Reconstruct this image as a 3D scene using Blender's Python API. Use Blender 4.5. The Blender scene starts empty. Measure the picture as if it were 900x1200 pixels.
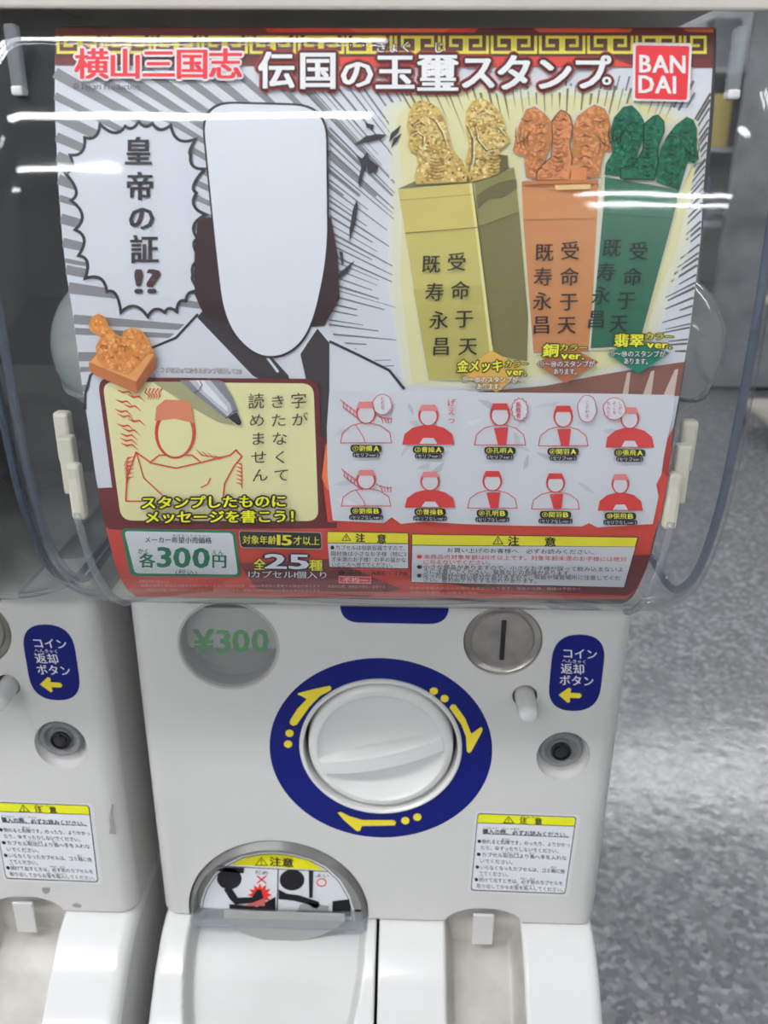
import bpy, bmesh, math, random
import numpy as np
from mathutils import Vector, Matrix
from mathutils.geometry import tessellate_polygon
random.seed(7)
sc = bpy.context.scene
COL = sc.collection
# ------------------------------------------------------------------ camera
CAM = np.array([0.01251683, -0.42621718, 1.2])
YAW, PITCH, ROLL, F = math.radians(-1.36494), math.radians(22.28616), math.radians(0.39222), 1023.43
def cam_axes():
    cy, sy, cp, sp = math.cos(YAW), math.sin(YAW), math.cos(PITCH), math.sin(PITCH)
    f = np.array([sy*cp, cy*cp, -sp]); r = np.array([cy, -sy, 0.0]); u = np.cross(r, f)
    cr, sr = math.cos(ROLL), math.sin(ROLL)
    return r*cr+u*sr, u*cr-r*sr, f
RX, UX, FX = cam_axes()
cd = bpy.data.cameras.new('camera'); cam = bpy.data.objects.new('camera', cd); COL.objects.link(cam)
cd.sensor_fit = 'VERTICAL'; cd.sensor_height = 36.0; cd.lens = F/1200*36.0
cd.clip_start = 0.01; cd.clip_end = 60
cd.dof.use_dof = True; cd.dof.focus_distance = 0.38; cd.dof.aperture_fstop = 15.0
cam.matrix_world = Matrix(((RX[0], UX[0], -FX[0], CAM[0]), (RX[1], UX[1], -FX[1], CAM[1]),
                           (RX[2], UX[2], -FX[2], CAM[2]), (0, 0, 0, 1)))
sc.camera = cam
# ------------------------------------------------------------------ world, view, light levels
w = bpy.data.worlds.new('world'); sc.world = w; w.use_nodes = True
w.node_tree.nodes['Background'].inputs[0].default_value = (0.86, 0.93, 1.0, 1)
w.node_tree.nodes['Background'].inputs[1].default_value = 0.3
sc.view_settings.view_transform = 'Standard'; sc.view_settings.look = 'None'
sc.view_settings.gamma = 1.0; sc.view_settings.use_curve_mapping = False
sc.view_settings.exposure = -0.46
sc.cycles.transparent_max_bounces = 24
sc.cycles.use_denoising = True
sc.cycles.sample_clamp_indirect = 6.0
TUBE_POWER = 46.0
# ceiling fluorescent fittings: (centre x, centre y, length); all run along x
LIGHTS = [(-1.2, -1.03, 2.4), (-1.3, -2.95, 2.4), (2.9, -7.3, 2.6), (-2.7, -5.2, 1.5), (3.2, -8.6, 2.4), (3.2, -1.3, 1.2), (-5.0, -6.6, 1.2),
          (2.6, -3.2, 1.2), (-1.2, 1.6, 2.4), (2.4, 1.6, 2.4), (-1.2, 4.4, 2.4), (2.4, 4.4, 2.4), (-4.6, -3.2, 1.2)]
CEIL = 2.75

# ------------------------------------------------------------------ helpers
def s2l(c):
    c /= 255.0
    return c/12.92 if c <= 0.04045 else ((c+0.055)/1.055)**2.4
MATS = {}
def mat(name, rgb, rough=0.5, metal=0.0, spec=0.5, bump=0.0, bscale=200.0, var=0.0, vscale=8.0, coat=0.0):
    if name in MATS: return MATS[name]
    m = bpy.data.materials.new(name); m.use_nodes = True
    nt = m.node_tree; b = nt.nodes['Principled BSDF']
    b.inputs['Base Color'].default_value = (*rgb, 1); b.inputs['Roughness'].default_value = rough
    b.inputs['Metallic'].default_value = metal; b.inputs['Specular IOR Level'].default_value = spec
    b.inputs['Coat Weight'].default_value = coat; b.inputs['Coat Roughness'].default_value = 0.05
    tc = nt.nodes.new('ShaderNodeTexCoord')
    if bump:
        n = nt.nodes.new('ShaderNodeTexNoise'); n.inputs['Scale'].default_value = bscale; n.inputs['Detail'].default_value = 3
        bp = nt.nodes.new('ShaderNodeBump'); bp.inputs['Strength'].default_value = bump; bp.inputs['Distance'].default_value = 0.001
        nt.links.new(tc.outputs['Object'], n.inputs['Vector']); nt.links.new(n.outputs[0], bp.inputs['Height'])
        nt.links.new(bp.outputs[0], b.inputs['Normal'])
    if var:
        n = nt.nodes.new('ShaderNodeTexNoise'); n.inputs['Scale'].default_value = vscale; n.inputs['Detail'].default_value = 4
        r = nt.nodes.new('ShaderNodeValToRGB')
        r.color_ramp.elements[0].position = 0.35; r.color_ramp.elements[1].position = 0.65
        r.color_ramp.elements[0].color = (*[c*(1-var) for c in rgb], 1)
        r.color_ramp.elements[1].color = (*[min(1, c*(1+var*0.5)) for c in rgb], 1)
        nt.links.new(tc.outputs['Object'], n.inputs['Vector']); nt.links.new(n.outputs[0], r.inputs[0])
        nt.links.new(r.outputs[0], b.inputs['Base Color'])
    MATS[name] = m
    return m
INK_GAIN = 1.34
def ink(rgb):
    """printed colour: measured in the photograph, converted to the paper's own albedo"""
    k = 'ink_%d_%d_%d' % rgb
    return mat(k, tuple(min(0.90, s2l(c)*INK_GAIN) for c in rgb), 0.55, spec=0.25)
def clear(name, tint, haze=0.03, rough=0.03, bump=0.0, hazecol=(0.8, 0.82, 0.85), ior=1.49):
    if name in MATS: return MATS[name]
    m = bpy.data.materials.new(name); m.use_nodes = True; nt = m.node_tree; nt.nodes.clear()
    o = nt.nodes.new('ShaderNodeOutputMaterial'); t = nt.nodes.new('ShaderNodeBsdfTransparent'); t.inputs[0].default_value = (*tint, 1)
    g = nt.nodes.new('ShaderNodeBsdfGlossy'); g.inputs['Roughness'].default_value = rough
    d = nt.nodes.new('ShaderNodeBsdfDiffuse'); d.inputs[0].default_value = (*hazecol, 1)
    # Schlick reflectance, the same from either side of the thin plastic
    fr = nt.nodes.new('ShaderNodeLayerWeight'); fr.inputs['Blend'].default_value = 0.5
    pw = nt.nodes.new('ShaderNodeMath'); pw.operation = 'POWER'; pw.inputs[1].default_value = 5.0
    ma = nt.nodes.new('ShaderNodeMath'); ma.operation = 'MULTIPLY_ADD'; ma.inputs[1].default_value = 0.72; ma.inputs[2].default_value = 0.04
    nt.links.new(fr.outputs['Facing'], pw.inputs[0]); nt.links.new(pw.outputs[0], ma.inputs[0])
    m1 = nt.nodes.new('ShaderNodeMixShader'); m1.inputs[0].default_value = haze
    m2 = nt.nodes.new('ShaderNodeMixShader')
    nt.links.new(t.outputs[0], m1.inputs[1]); nt.links.new(d.outputs[0], m1.inputs[2])
    nt.links.new(ma.outputs[0], m2.inputs[0]); nt.links.new(m1.outputs[0], m2.inputs[1]); nt.links.new(g.outputs[0], m2.inputs[2])
    nt.links.new(m2.outputs[0], o.inputs[0])
    if bump:
        tc = nt.nodes.new('ShaderNodeTexCoord'); mp = nt.nodes.new('ShaderNodeMapping'); mp.inputs['Scale'].default_value = (1, 1, 2.2)
        n = nt.nodes.new('ShaderNodeTexNoise'); n.inputs['Scale'].default_value = 9
        bp = nt.nodes.new('ShaderNodeBump'); bp.inputs['Strength'].default_value = bump; bp.inputs['Distance'].default_value = 0.01
        nt.links.new(tc.outputs['Object'], mp.inputs[0]); nt.links.new(mp.outputs[0], n.inputs['Vector'])
        nt.links.new(n.outputs[0], bp.inputs['Height']); nt.links.new(bp.outputs[0], g.inputs['Normal']); nt.links.new(bp.outputs[0], fr.inputs['Normal'])
    MATS[name] = m
    return m
def link(name, me, mats, parent=None, smooth=False):
    o = bpy.data.objects.new(name, me); COL.objects.link(o)
    for m in (mats if isinstance(mats, (list, tuple)) else [mats]): me.materials.append(m)
    if parent: o.parent = parent
    if smooth:
        me.polygons.foreach_set('use_smooth', [True]*len(me.polygons))
        if smooth is not True: me.set_sharp_from_angle(angle=math.radians(smooth))
    return o
def obj(name, bm, mats, parent=None, smooth=False):
    me = bpy.data.meshes.new(name); bm.normal_update(); bm.to_mesh(me); bm.free()
    return link(name, me, mats, parent, smooth)
def tag(o, label=None, cat=None, group=None, kind=None):
    for k, v in (('label', label), ('category', cat), ('group', group), ('kind', kind)):
        if v: o[k] = v
    return o
def empty(name, loc, label, cat, group=None):
    o = bpy.data.objects.new(name, None); COL.objects.link(o); o.location = loc; o.empty_display_size = 0.02
    return tag(o, label, cat, group)
def box(bm, x0, x1, y0, y1, z0, z1, bev=0.0, seg=2, rot=None, mi=0):
    r = bmesh.ops.create_cube(bm, size=1.0)
    vs = r['verts']
    for v in vs: v.co = Vector(((x0+x1)/2+v.co.x*(x1-x0), (y0+y1)/2+v.co.y*(y1-y0), (z0+z1)/2+v.co.z*(z1-z0)))
    if rot: bmesh.ops.transform(bm, matrix=rot, verts=vs)
    fs = set(f for v in vs for f in v.link_faces)
    for f in fs: f.material_index = mi
    if bev:
        es = list(set(e for v in vs for e in v.link_edges))
        bmesh.ops.bevel(bm, geom=es, offset=bev, segments=seg, profile=0.5, affect='EDGES')
def B(*a, **k):
    bm = bmesh.new(); box(bm, *a, **k); return bm
def lathe(bm, prof, cx, cz, y0, n=64, mi=0, cap=True):
    """revolve (radius, height towards -y) about an axis along y through (cx, cz)"""
    rings = []
    for r, h in prof:
        rings.append([bm.verts.new((cx+r*math.cos(2*math.pi*i/n), y0-h, cz+r*math.sin(2*math.pi*i/n))) for i in range(n)])
    for a, b in zip(rings, rings[1:]):
        for i in range(n):
            f = bm.faces.new((a[i], a[(i+1) % n], b[(i+1) % n], b[i])); f.material_index = mi
    if cap:
        f = bm.faces.new(rings[-1]); f.material_index = mi
    return rings
def tube(bm, pts, r, n=8, mi=0):
    pts = [Vector(p) for p in pts]; rings = []
    for i, p in enumerate(pts):
        t = (pts[min(i+1, len(pts)-1)]-pts[max(i-1, 0)]).normalized()
        a = t.orthogonal().normalized() if i == 0 else (a-t*a.dot(t)).normalized()
        b = t.cross(a)
        rings.append([bm.verts.new(p+(a*math.cos(2*math.pi*k/n)+b*math.sin(2*math.pi*k/n))*r) for k in range(n)])
    for u, v in zip(rings, rings[1:]):
        for k in range(n):
            bm.faces.new((u[k], u[(k+1) % n], v[(k+1) % n], v[k])).material_index = mi
    bm.faces.new(rings[0][::-1]); bm.faces.new(rings[-1])
def sstep(x, a, b):
    t = min(1.0, max(0.0, (x-a)/(b-a))); return t*t*(3-2*t)

# ------------------------------------------------------------------ surfaces on which flat print lies
def rays(P):
    P = np.asarray(P, float).reshape(-1, 2)
    return FX*F + RX*(P[:, :1]-450) + UX*(600-P[:, 1:2])
def on_plane(Y):
    def m(P, lay):
        d = rays(P); t = (Y-lay-CAM[1])/d[:, 1:2]
        return CAM+d*t
    return m
PZ = np.array([0.990, 1.000, 1.010, 1.020, 1.039, 1.056, 1.067, 1.083, 1.103, 1.120, 1.145, 1.160, 1.173, 1.188, 1.210, 1.220, 1.238, 1.252, 1.262])
PY = np.array([-.030, -.055, -.071, -.0815, -.0935, -.0995, -.1018, -.1036, -.1052, -.1060, -.1065, -.1062, -.1054, -.1040, -.1006, -.0982, -.0915, -.0830, -.0740])
def smooth_profile(z):
    # gaussian-blurred table: keeps the curl of the sheet smooth
    zz = np.linspace(0.985, 1.27, 400); yy = np.interp(zz, PZ, PY)
    k = np.exp(-0.5*(np.arange(-14, 15)/5.5)**2); k /= k.sum()
    ys = np.convolve(np.pad(yy, 14, mode='edge'), k, mode='valid')
    return np.interp(z, zz, ys)
def on_poster(P, lay):
    d = rays(P); y = np.full((len(d), 1), -0.105)
    for _ in range(14):
        t = (y-CAM[1])/d[:, 1:2]; z = CAM[2]+d[:, 2:3]*t
        y = smooth_profile(z)-lay
    return CAM+d*((y-CAM[1])/d[:, 1:2])

# ------------------------------------------------------------------ glyph outlines from the built-in font
ALLTEXT = ("横山三国志伝国の玉璽スタンプ。ぎょくじ© Hikari ProductionBANDAI皇帝の証!?受命于天既寿永昌金メッキカラーver.銅翡翠①②③④⑤⑥⑦⑧⑨⑩⑮〜のスタンプがあります。"
 "※フタを取ってからスタンプを押してね!字がきたなくて読めませんスタンプしたものにメッセージを書こう！劉備曹操孔明関羽張飛AB(セリフver.)(セリフなしver.)むむむげえっ馬鹿者ことわるしかしそこをなんとか"
 "メーカー希望小売価格きぼうこうりかかくかく各300えん円(税込)対象年齢15才以上全25種1カプセル1個入り注意●カプセルは包装容器ですので、開封後は小さなお子様（特に3才未満のお子様）の手の届かないところへ捨ててください。"
 "本体：ABS・TPR不均一お買い上げのお客様へ必ずお読みください。●本商品の対象年齢は15才以上です。対象年齢未満のお子様には絶対に与えないでください。●小さな部品がありますので、小さなお子様が誤って飲み込まないように注意してください。窒息などの危険があります。"
 "●尖った部分や鋭い部分がありますので、取扱や保管場所に注意してください。思わぬケガをする恐れがあります。¥コイン返却ボタンへんきゃく購入の際、必ずお読みください。●倒れると危険です。のったり、よりかかったり、ゆすったりしないでください。"
 "●カプセル取出口より奥へ手を入れないでください。●いらなくなったカプセルは、ゴミ箱に捨ててください。●続けて出すときは、必ず前のカプセルを取り出してからお金を投入してください。だめよいちゅういこうにゅうさいかならよたおきけんとりだしぐちおくてばこすつづまえかねとうにゅう"
 "画像は実際の商品とは異なる場合があります。商品の仕様、価格は予告なく変更する場合があります。")
GLY = {}
def load_glyphs():
    todo = []
    for ch in sorted(set(ALLTEXT)-{' ', '　'}):
        todo.append((ch, 0.0))
    tmp = []
    for ch, wgt in todo:
        c = bpy.data.curves.new('glyph', 'FONT'); c.body = ch; c.size = 1; c.offset = wgt; c.resolution_u = 2
        o = bpy.data.objects.new('glyph', c); COL.objects.link(o); tmp.append((ch, wgt, o, c))
    dg = bpy.context.evaluated_depsgraph_get(); dg.update()
    for ch, wgt, o, c in tmp:
        ev = o.evaluated_get(dg); me = ev.to_mesh(); n = len(me.vertices)
        co = np.zeros(n*3); me.vertices.foreach_get('co', co)
        GLY[(ch, wgt)] = (co.reshape(-1, 3)[:, :2].copy(), [tuple(p.vertices) for p in me.polygons])
        ev.to_mesh_clear()
    for ch, wgt, o, c in tmp:
        bpy.data.objects.remove(o); bpy.data.curves.remove(c)
load_glyphs()

EPS = 0.00013
class Art:
    """a flat print: coloured outlines laid on a surface as thin skins, one mesh"""
    def __init__(s, name, parent, surf=on_poster, band=10.0, base=0):
        s.name, s.parent, s.surf, s.band, s.base = name, parent, surf, band, base
        s.P, s.L, s.Fc, s.M, s.mats = [], [], [], [], []
    def mi(s, c):
        m = ink(c) if isinstance(c, tuple) else c
        if m not in s.mats: s.mats.append(m)
        return s.mats.index(m)
    def raw(s, pts, faces, c, lay):
        k = len(s.P); s.P += [tuple(p) for p in pts]; s.L += [lay]*len(pts); m = s.mi(c)
        for f in faces: s.Fc.append(tuple(k+i for i in f)); s.M.append(m)
    def poly(s, pts, c, lay=1):
        pts = [(float(x), float(y)) for x, y in pts]
        tris = tessellate_polygon([[Vector((x, y, 0)) for x, y in pts]])
        ys = [p[1] for p in pts]
        if s.band is None or max(ys)-min(ys) < s.band*1.2:
            s.raw(pts, tris, c, lay); return
        for t in tris:
            tri = [pts[i] for i in t]; lo = min(p[1] for p in tri); hi = max(p[1] for p in tri)
            k = math.floor(lo/s.band)
            while k*s.band < hi:
                q = clip(clip(tri, k*s.band, 1), (k+1)*s.band, -1)
                if len(q) > 2: s.raw(q, [tuple(range(len(q)))], c, lay)
                k += 1
    def line(s, pts, wd, c, lay=1, closed=False):
        pts = [Vector(p) for p in pts]
        n = len(pts)
        L, R_ = [], []
        for i, p in enumerate(pts):
            a = pts[i-1] if (i > 0 or closed) else p; b = pts[(i+1) % n] if (i < n-1 or closed) else p
            t1 = (p-a).normalized() if (p-a).length > 1e-6 else (b-p).normalized()
            t2 = (b-p).normalized() if (b-p).length > 1e-6 else t1
            n1 = Vector((-t1.y, t1.x)); n2 = Vector((-t2.y, t2.x)); m = (n1+n2)
            m = m.normalized() if m.length > 0.1 else n1
            k = min(2.2, 1/max(0.3, m.dot(n1)))
            wv = (wd[i] if isinstance(wd, (list, tuple)) else wd)/2
            L.append(p+m*wv*k); R_.append(p-m*wv*k)
        rng = range(n) if closed else range(n-1)
        for i in rng:
            j = (i+1) % n
            s.poly_quad([L[i], L[j], R_[j], R_[i]], c, lay)
    def poly_quad(s, q, c, lay):
        q = [(p[0], p[1]) for p in q]; ys = [p[1] for p in q]
        if s.band is None or max(ys)-min(ys) < s.band*1.2: s.raw(q, [(0, 1, 2, 3)], c, lay)
        else:
            for t in ((0, 1, 2), (0, 2, 3)):
                tri = [q[i] for i in t]; lo = min(p[1] for p in tri); hi = max(p[1] for p in tri); k = math.floor(lo/s.band)
                while k*s.band < hi:
                    z = clip(clip(tri, k*s.band, 1), (k+1)*s.band, -1)
                    if len(z) > 2: s.raw(z, [tuple(range(len(z)))], c, lay)
                    k += 1
    def disc(s, cx, cy, rx, ry, c, lay=1, n=20):
        s.poly([(cx+rx*math.cos(2*math.pi*i/n), cy+ry*math.sin(2*math.pi*i/n)) for i in range(n)], c, lay)
    def ring(s, cx, cy, rx, ry, wd, c, lay=1, n=24):
        s.line([(cx+rx*math.cos(2*math.pi*i/n), cy+ry*math.sin(2*math.pi*i/n)) for i in range(n)], wd, c, lay, True)
    def glyph(s, ch, o, ex, ey, c, lay, wgt=0.0, latin=False):
        """o: centre, ex: vector of one em across, ey: vector of one em up"""
        if ch in ' 　': return
        co, fc = GLY[(ch, 0.0)]
        gx = co[:, 0]-((co[:, 0].min()+co[:, 0].max())/2 if latin else 0.5); gy = co[:, 1]-(0.36 if latin else 0.38)
        # heavier strokes: the same outline printed again with small shifts, each a hair above the last
        if wgt == 0: sh = [(0, 0)]
        elif wgt < 0.02: sh = [(-.014, -.005), (.014, .005)]
        elif wgt < 0.05: sh = [(-.028, -.014), (.028, -.014), (-.028, .014), (.028, .014), (0, 0)]
        else: sh = [(wgt*math.cos(k*math.pi/5), wgt*math.sin(k*math.pi/5)) for k in range(10)]
        for k, (u, v) in enumerate(sh):
            s.raw([(o[0]+(a+u)*ex[0]+(b+v)*ey[0], o[1]+(a+u)*ex[1]+(b+v)*ey[1]) for a, b in zip(gx, gy)], fc, c, lay+k*0.06)
    def text(s, t, p0, p1, size, c, lay=2, wgt=0.0, outline=None, ow=0.085, lean=0.0):
        """line of text whose cells run from p0 to p1 (mid-height), size = em height"""
        W = []
        for ch in t:
            if ch in ' 　': W.append(0.35 if ch == ' ' else 1.0)
            elif ord(ch) < 256: gx = GLY[(ch, 0.0)][0][:, 0]; W.append(float(gx.max()-gx.min())+0.10)
            else: W.append(1.0)
        tot = sum(W); dx, dy = (p1[0]-p0[0])/tot, (p1[1]-p0[1])/tot; a = 0.0
        for ch, v in zip(t, W):
            o = (p0[0]+dx*(a+v/2), p0[1]+dy*(a+v/2)); a += v
            lat = ord(ch) < 256
            if outline: s.glyph(ch, o, (dx, dy), (lean*size, -size), outline, lay, ow, lat)
            s.glyph(ch, o, (dx, dy), (lean*size, -size), c, lay+(1 if outline else 0), wgt, lat)
    def rrect(s, q, r, c, lay=1):
        """rounded quadrilateral from four corners"""
        s.poly(rounded(q, r), c, lay)
    def build(s):
        if not s.P: return None
        co = np.zeros((len(s.P), 3)); P = np.array(s.P); L = np.array(s.L)
        for l in sorted(set(s.L)):
            k = np.where(L == l)[0]; co[k] = s.surf(P[k], (l+s.base)*EPS)
        if s.parent is not None:
            off = s.parent.matrix_basis.translation
            q = s.parent.parent
            tot = np.array(off)+(np.array(q.matrix_basis.translation) if q else 0)
            co = co-tot
        me = bpy.data.meshes.new(s.name); me.from_pydata([tuple(v) for v in co], [], s.Fc)
        o = link(s.name, me, s.mats, s.parent)
        me.polygons.foreach_set('material_index', s.M); me.update()
        return o
def clip(poly, y, sgn):
    out = []
    for i, p in enumerate(poly):
        q = poly[(i+1) % len(poly)]; a = (p[1]-y)*sgn; b = (q[1]-y)*sgn
        if a >= 0: out.append(p)
        if (a > 0 and b < 0) or (a < 0 and b > 0):
            t = a/(a-b); out.append((p[0]+(q[0]-p[0])*t, y))
    return out
def rounded(q, r, n=5):
    out = []
    m = len(q)
    for i in range(m):
        p = Vector(q[i]); a = Vector(q[i-1])-p; b = Vector(q[(i+1) % m])-p
        ra = min(r, a.length*.49); rb = min(r, b.length*.49)
        A = p+a.normalized()*ra; Bv = p+b.normalized()*rb
        for k in range(n+1):
            t = k/n; out.append(tuple(A*(1-t)**2+p*2*t*(1-t)+Bv*t*t))
    return out
def crop(ox, oy, sc_):
    return lambda pts: [(ox+x/sc_, oy+y/sc_) for x, y in pts]
def inside(p, poly):
    c = False
    for i in range(len(poly)):
        a, b = poly[i-1], poly[i]
        if (a[1] > p[1]) != (b[1] > p[1]) and p[0] < (b[0]-a[0])*(p[1]-a[1])/(b[1]-a[1])+a[0]: c = not c
    return c
def mottle(A, poly, cols, n, size, lay, rnd):
    xs = [p[0] for p in poly]; ys = [p[1] for p in poly]
    for _ in range(n):
        p = (rnd.uniform(min(xs), max(xs)), rnd.uniform(min(ys), max(ys)))
        sz = size*rnd.uniform(.5, 1.4); a0 = rnd.uniform(0, 6.28); el = rnd.uniform(.35, .9); ro = rnd.uniform(0, 3.14)
        pts = []
        for k in range(6):
            a = a0+k*1.047; u, v = math.cos(a)*sz*rnd.uniform(.7, 1.2), math.sin(a)*sz*el*rnd.uniform(.7, 1.2)
            pts.append((p[0]+u*math.cos(ro)-v*math.sin(ro), p[1]+u*math.sin(ro)+v*math.cos(ro)))
        if all(inside(q, poly) for q in pts): A.raw(pts, [tuple(range(6))], rnd.choice(cols), lay)

# ------------------------------------------------------------------ materials
M_body = mat('white_body_plastic', (0.70, 0.695, 0.675), 0.42, bump=0.12, bscale=900, var=0.025, vscale=5)
M_tray = mat('gloss_white_plastic', (0.82, 0.82, 0.81), 0.16, spec=0.6, var=0.02, vscale=14)
M_knob = mat('white_knob_plastic', (0.80, 0.80, 0.785), 0.14, spec=0.55)
M_blue = mat('deep_blue_print', (0.0015, 0.008, 0.155), 0.4, spec=0.3)
M_yel = mat('yellow_print', (0.92, 0.76, 0.04), 0.4)
M_cream = mat('cream_plastic', (0.72, 0.69, 0.56), 0.4)
M_grey = mat('lock_grey_plastic', (0.22, 0.23, 0.235), 0.3)
M_dark = mat('dark_gap', (0.035, 0.033, 0.03), 0.6)
M_metal = mat('worn_nickel', (0.46, 0.44, 0.40), 0.3, metal=0.9, bump=0.2, bscale=500, var=0.25, vscale=60)
M_black = mat('black_plastic', (0.012, 0.012, 0.013), 0.35)
M_taupe = mat('taupe_hopper_plastic', (0.42, 0.385, 0.335), 0.5, var=0.25, vscale=12)
M_shell = clear('clear_case_plastic', (0.985, 0.99, 0.992), 0.022, 0.045, 0.05)
M_side = clear('clear_side_plastic', (0.96, 0.97, 0.975), 0.03, 0.06, 0.05)
M_rim = clear('blue_tinted_edge_plastic', (0.45, 0.52, 0.66), 0.30, 0.08, 0, (0.30, 0.36, 0.47))
M_ridge = clear('cloudy_ridge_plastic', (0.82, 0.85, 0.88), 0.22, 0.06, 0, (0.7, 0.73, 0.76))
M_smoke = clear('smoked_flap_plastic', (0.55, 0.55, 0.54), 0.35, 0.1, 0, (0.33, 0.33, 0.32))
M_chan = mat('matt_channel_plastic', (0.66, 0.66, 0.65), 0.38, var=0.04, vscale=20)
M_beige = mat('beige_channel_plastic', (0.52, 0.50, 0.455), 0.35, var=0.16, vscale=45)  # darker beige for the deep coin return channel
M_lid = mat('lid_plastic', (0.66, 0.63, 0.57), 0.4, var=0.06, vscale=5)

# ------------------------------------------------------------------ the setting
def struct(name, bm, m, label=None): return tag(obj(name, bm, m), label, kind='structure')
def floor_mat():
    m = bpy.data.materials.new('speckled_vinyl'); m.use_nodes = True; nt = m.node_tree; b = nt.nodes['Principled BSDF']
    tc = nt.nodes.new('ShaderNodeTexCoord')
    def N(t): return nt.nodes.new(t)
    v = N('ShaderNodeTexVoronoi'); v.inputs['Scale'].default_value = 95
    nz = N('ShaderNodeTexNoise'); nz.inputs['Scale'].default_value = 60; nz.inputs['Detail'].default_value = 3
    mx = N('ShaderNodeMix'); mx.data_type = 'RGBA'; mx.inputs[0].default_value = 0.012
    nt.links.new(tc.outputs['Object'], nz.inputs['Vector'])
    nt.links.new(tc.outputs['Object'], mx.inputs[6]); nt.links.new(nz.outputs['Color'], mx.inputs[7])
    nt.links.new(mx.outputs[2], v.inputs['Vector'])
    r = N('ShaderNodeValToRGB'); r.color_ramp.interpolation = 'LINEAR'
    els = r.color_ramp.elements; els[0].position = 0.0; els[0].color = (0.172, 0.175, 0.193, 1.0); els[1].position = 1.0; els[1].color = (0.447, 0.453, 0.467, 1.0)
    for p, c in ((.35, (0.224, 0.227, 0.242, 1.0)), (.6, (0.275, 0.278, 0.291, 1.0)), (.75, (0.318, 0.321, 0.336, 1.0))):
        e = els.new(p); e.color = c
    sep = N('ShaderNodeSeparateColor'); nt.links.new(v.outputs['Color'], sep.inputs[0]); nt.links.new(sep.outputs[0], r.inputs[0])
    n2 = N('ShaderNodeTexNoise'); n2.inputs['Scale'].default_value = 2.2; n2.inputs['Detail'].default_value = 5
    m2 = N('ShaderNodeMix'); m2.data_type = 'RGBA'; m2.blend_type = 'MULTIPLY'; m2.inputs[0].default_value = 0.12
    nt.links.new(tc.outputs['Object'], n2.inputs['Vector']); nt.links.new(r.outputs[0], m2.inputs[6]); nt.links.new(n2.outputs[0], m2.inputs[7])
    nt.links.new(m2.outputs[2], b.inputs['Base Color'])
    b.inputs['Roughness'].default_value = 0.16; b.inputs['Specular IOR Level'].default_value = 0.5
    n3 = N('ShaderNodeTexNoise'); n3.inputs['Scale'].default_value = 28; n3.inputs['Detail'].default_value = 4
    bp = N('ShaderNodeBump'); bp.inputs['Strength'].default_value = 0.35; bp.inputs['Distance'].default_value = 0.004
    nt.links.new(tc.outputs['Object'], n3.inputs['Vector']); nt.links.new(n3.outputs[0], bp.inputs['Height']); nt.links.new(bp.outputs[0], b.inputs['Normal'])
    return m
X0, X1, Y0, Y1 = -6.0, 6.5, -9.0, 8.0
struct('floor', B(X0, X1, Y0, Y1, -0.1, 0), floor_mat(), 'grey speckled vinyl shop floor')
M_wall = mat('painted_wall', (0.62, 0.62, 0.62), 0.8); M_ceil = mat('ceiling_board', (0.78, 0.78, 0.78), 0.9)
struct('ceiling', B(X0, X1, Y0, Y1, CEIL, CEIL+0.1), M_ceil)
struct('wall_back', B(X0, X1, Y1, Y1+0.1, 0, CEIL), M_wall); struct('wall_front', B(X0, X1, Y0-0.1, Y0, 0, CEIL), M_wall)
struct('wall_left', B(X0-0.1, X0, Y0, Y1, 0, CEIL), M_wall); struct('wall_right', B(X1, X1+0.1, Y0, Y1, 0, CEIL), M_wall)
M_tube = bpy.data.materials.new('lit_fluorescent_tube'); M_tube.use_nodes = True
_b = M_tube.node_tree.nodes['Principled BSDF']; _b.inputs['Base Color'].default_value = (.9, .9, .9, 1)
_b.inputs['Emission Color'].default_value = (0.97, 0.985, 1.0, 1); _b.inputs['Emission Strength'].default_value = TUBE_POWER
M_fit = mat('white_light_fitting', (0.8, 0.8, 0.8), 0.4)
for i, (lx, ly, ll) in enumerate(LIGHTS):
    t = empty('ceiling_light', (lx, ly, CEIL), 'long twin-tube fluorescent ceiling light', 'ceiling light', 'fluorescent ceiling lights')
    obj('housing', B(-ll/2, ll/2, -0.09, 0.09, -0.06, 0, bev=0.01), M_fit, t)
    for sy in (-0.055, 0.055):
        bm = bmesh.new(); tube(bm, [(-ll/2+0.03, sy, -0.085), (ll/2-0.03, sy, -0.085)], 0.019 if i > 1 else 0.036, 10)
        obj('fluorescent_tube', bm, M_tube, t, True)
        for sx in (-1, 1): obj('lamp_holder', B(sx*(ll/2-0.02)-0.012, sx*(ll/2-0.02)+0.012, sy-0.015, sy+0.015, -0.105, -0.06), M_fit, t)

# far aisle, seen blurred through the clear case on the right
M_gond = mat('grey_gondola_panel', (0.36, 0.365, 0.375), 0.6, var=0.2, vscale=5)
M_gdk = mat('dark_shelf_metal', (0.07, 0.075, 0.09), 0.5)
g = empty('shelf_unit', (2.1, 4.6, 0), 'grey shelf unit far behind the machine, seen through its clear case', 'shelf')
obj('back_panel', B(-1.1, 1.1, 0.2, 0.24, 0.05, 2.0), M_gond, g)
obj('base', B(-1.1, 1.1, -0.2, 0.2, 0.0, 0.14), M_gdk, g)
obj('end_panel', B(-0.46, 1.1, -0.27, -0.24, 0.03, 2.15), mat('grey_poster_panel', (0.33, 0.335, 0.35), 0.6, var=0.38, vscale=5), g)
for z in (0.5, 0.86, 1.22, 1.58): obj('shelf_board', B(-1.1, 1.1, -0.2, 0.2, z, z+0.025), M_gond, g)
for x in (-1.1, 1.06): obj('upright', B(x, x+0.04, -0.22, 0.22, 0, 2.0), M_gdk, g)
rnd = random.Random(3)
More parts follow.
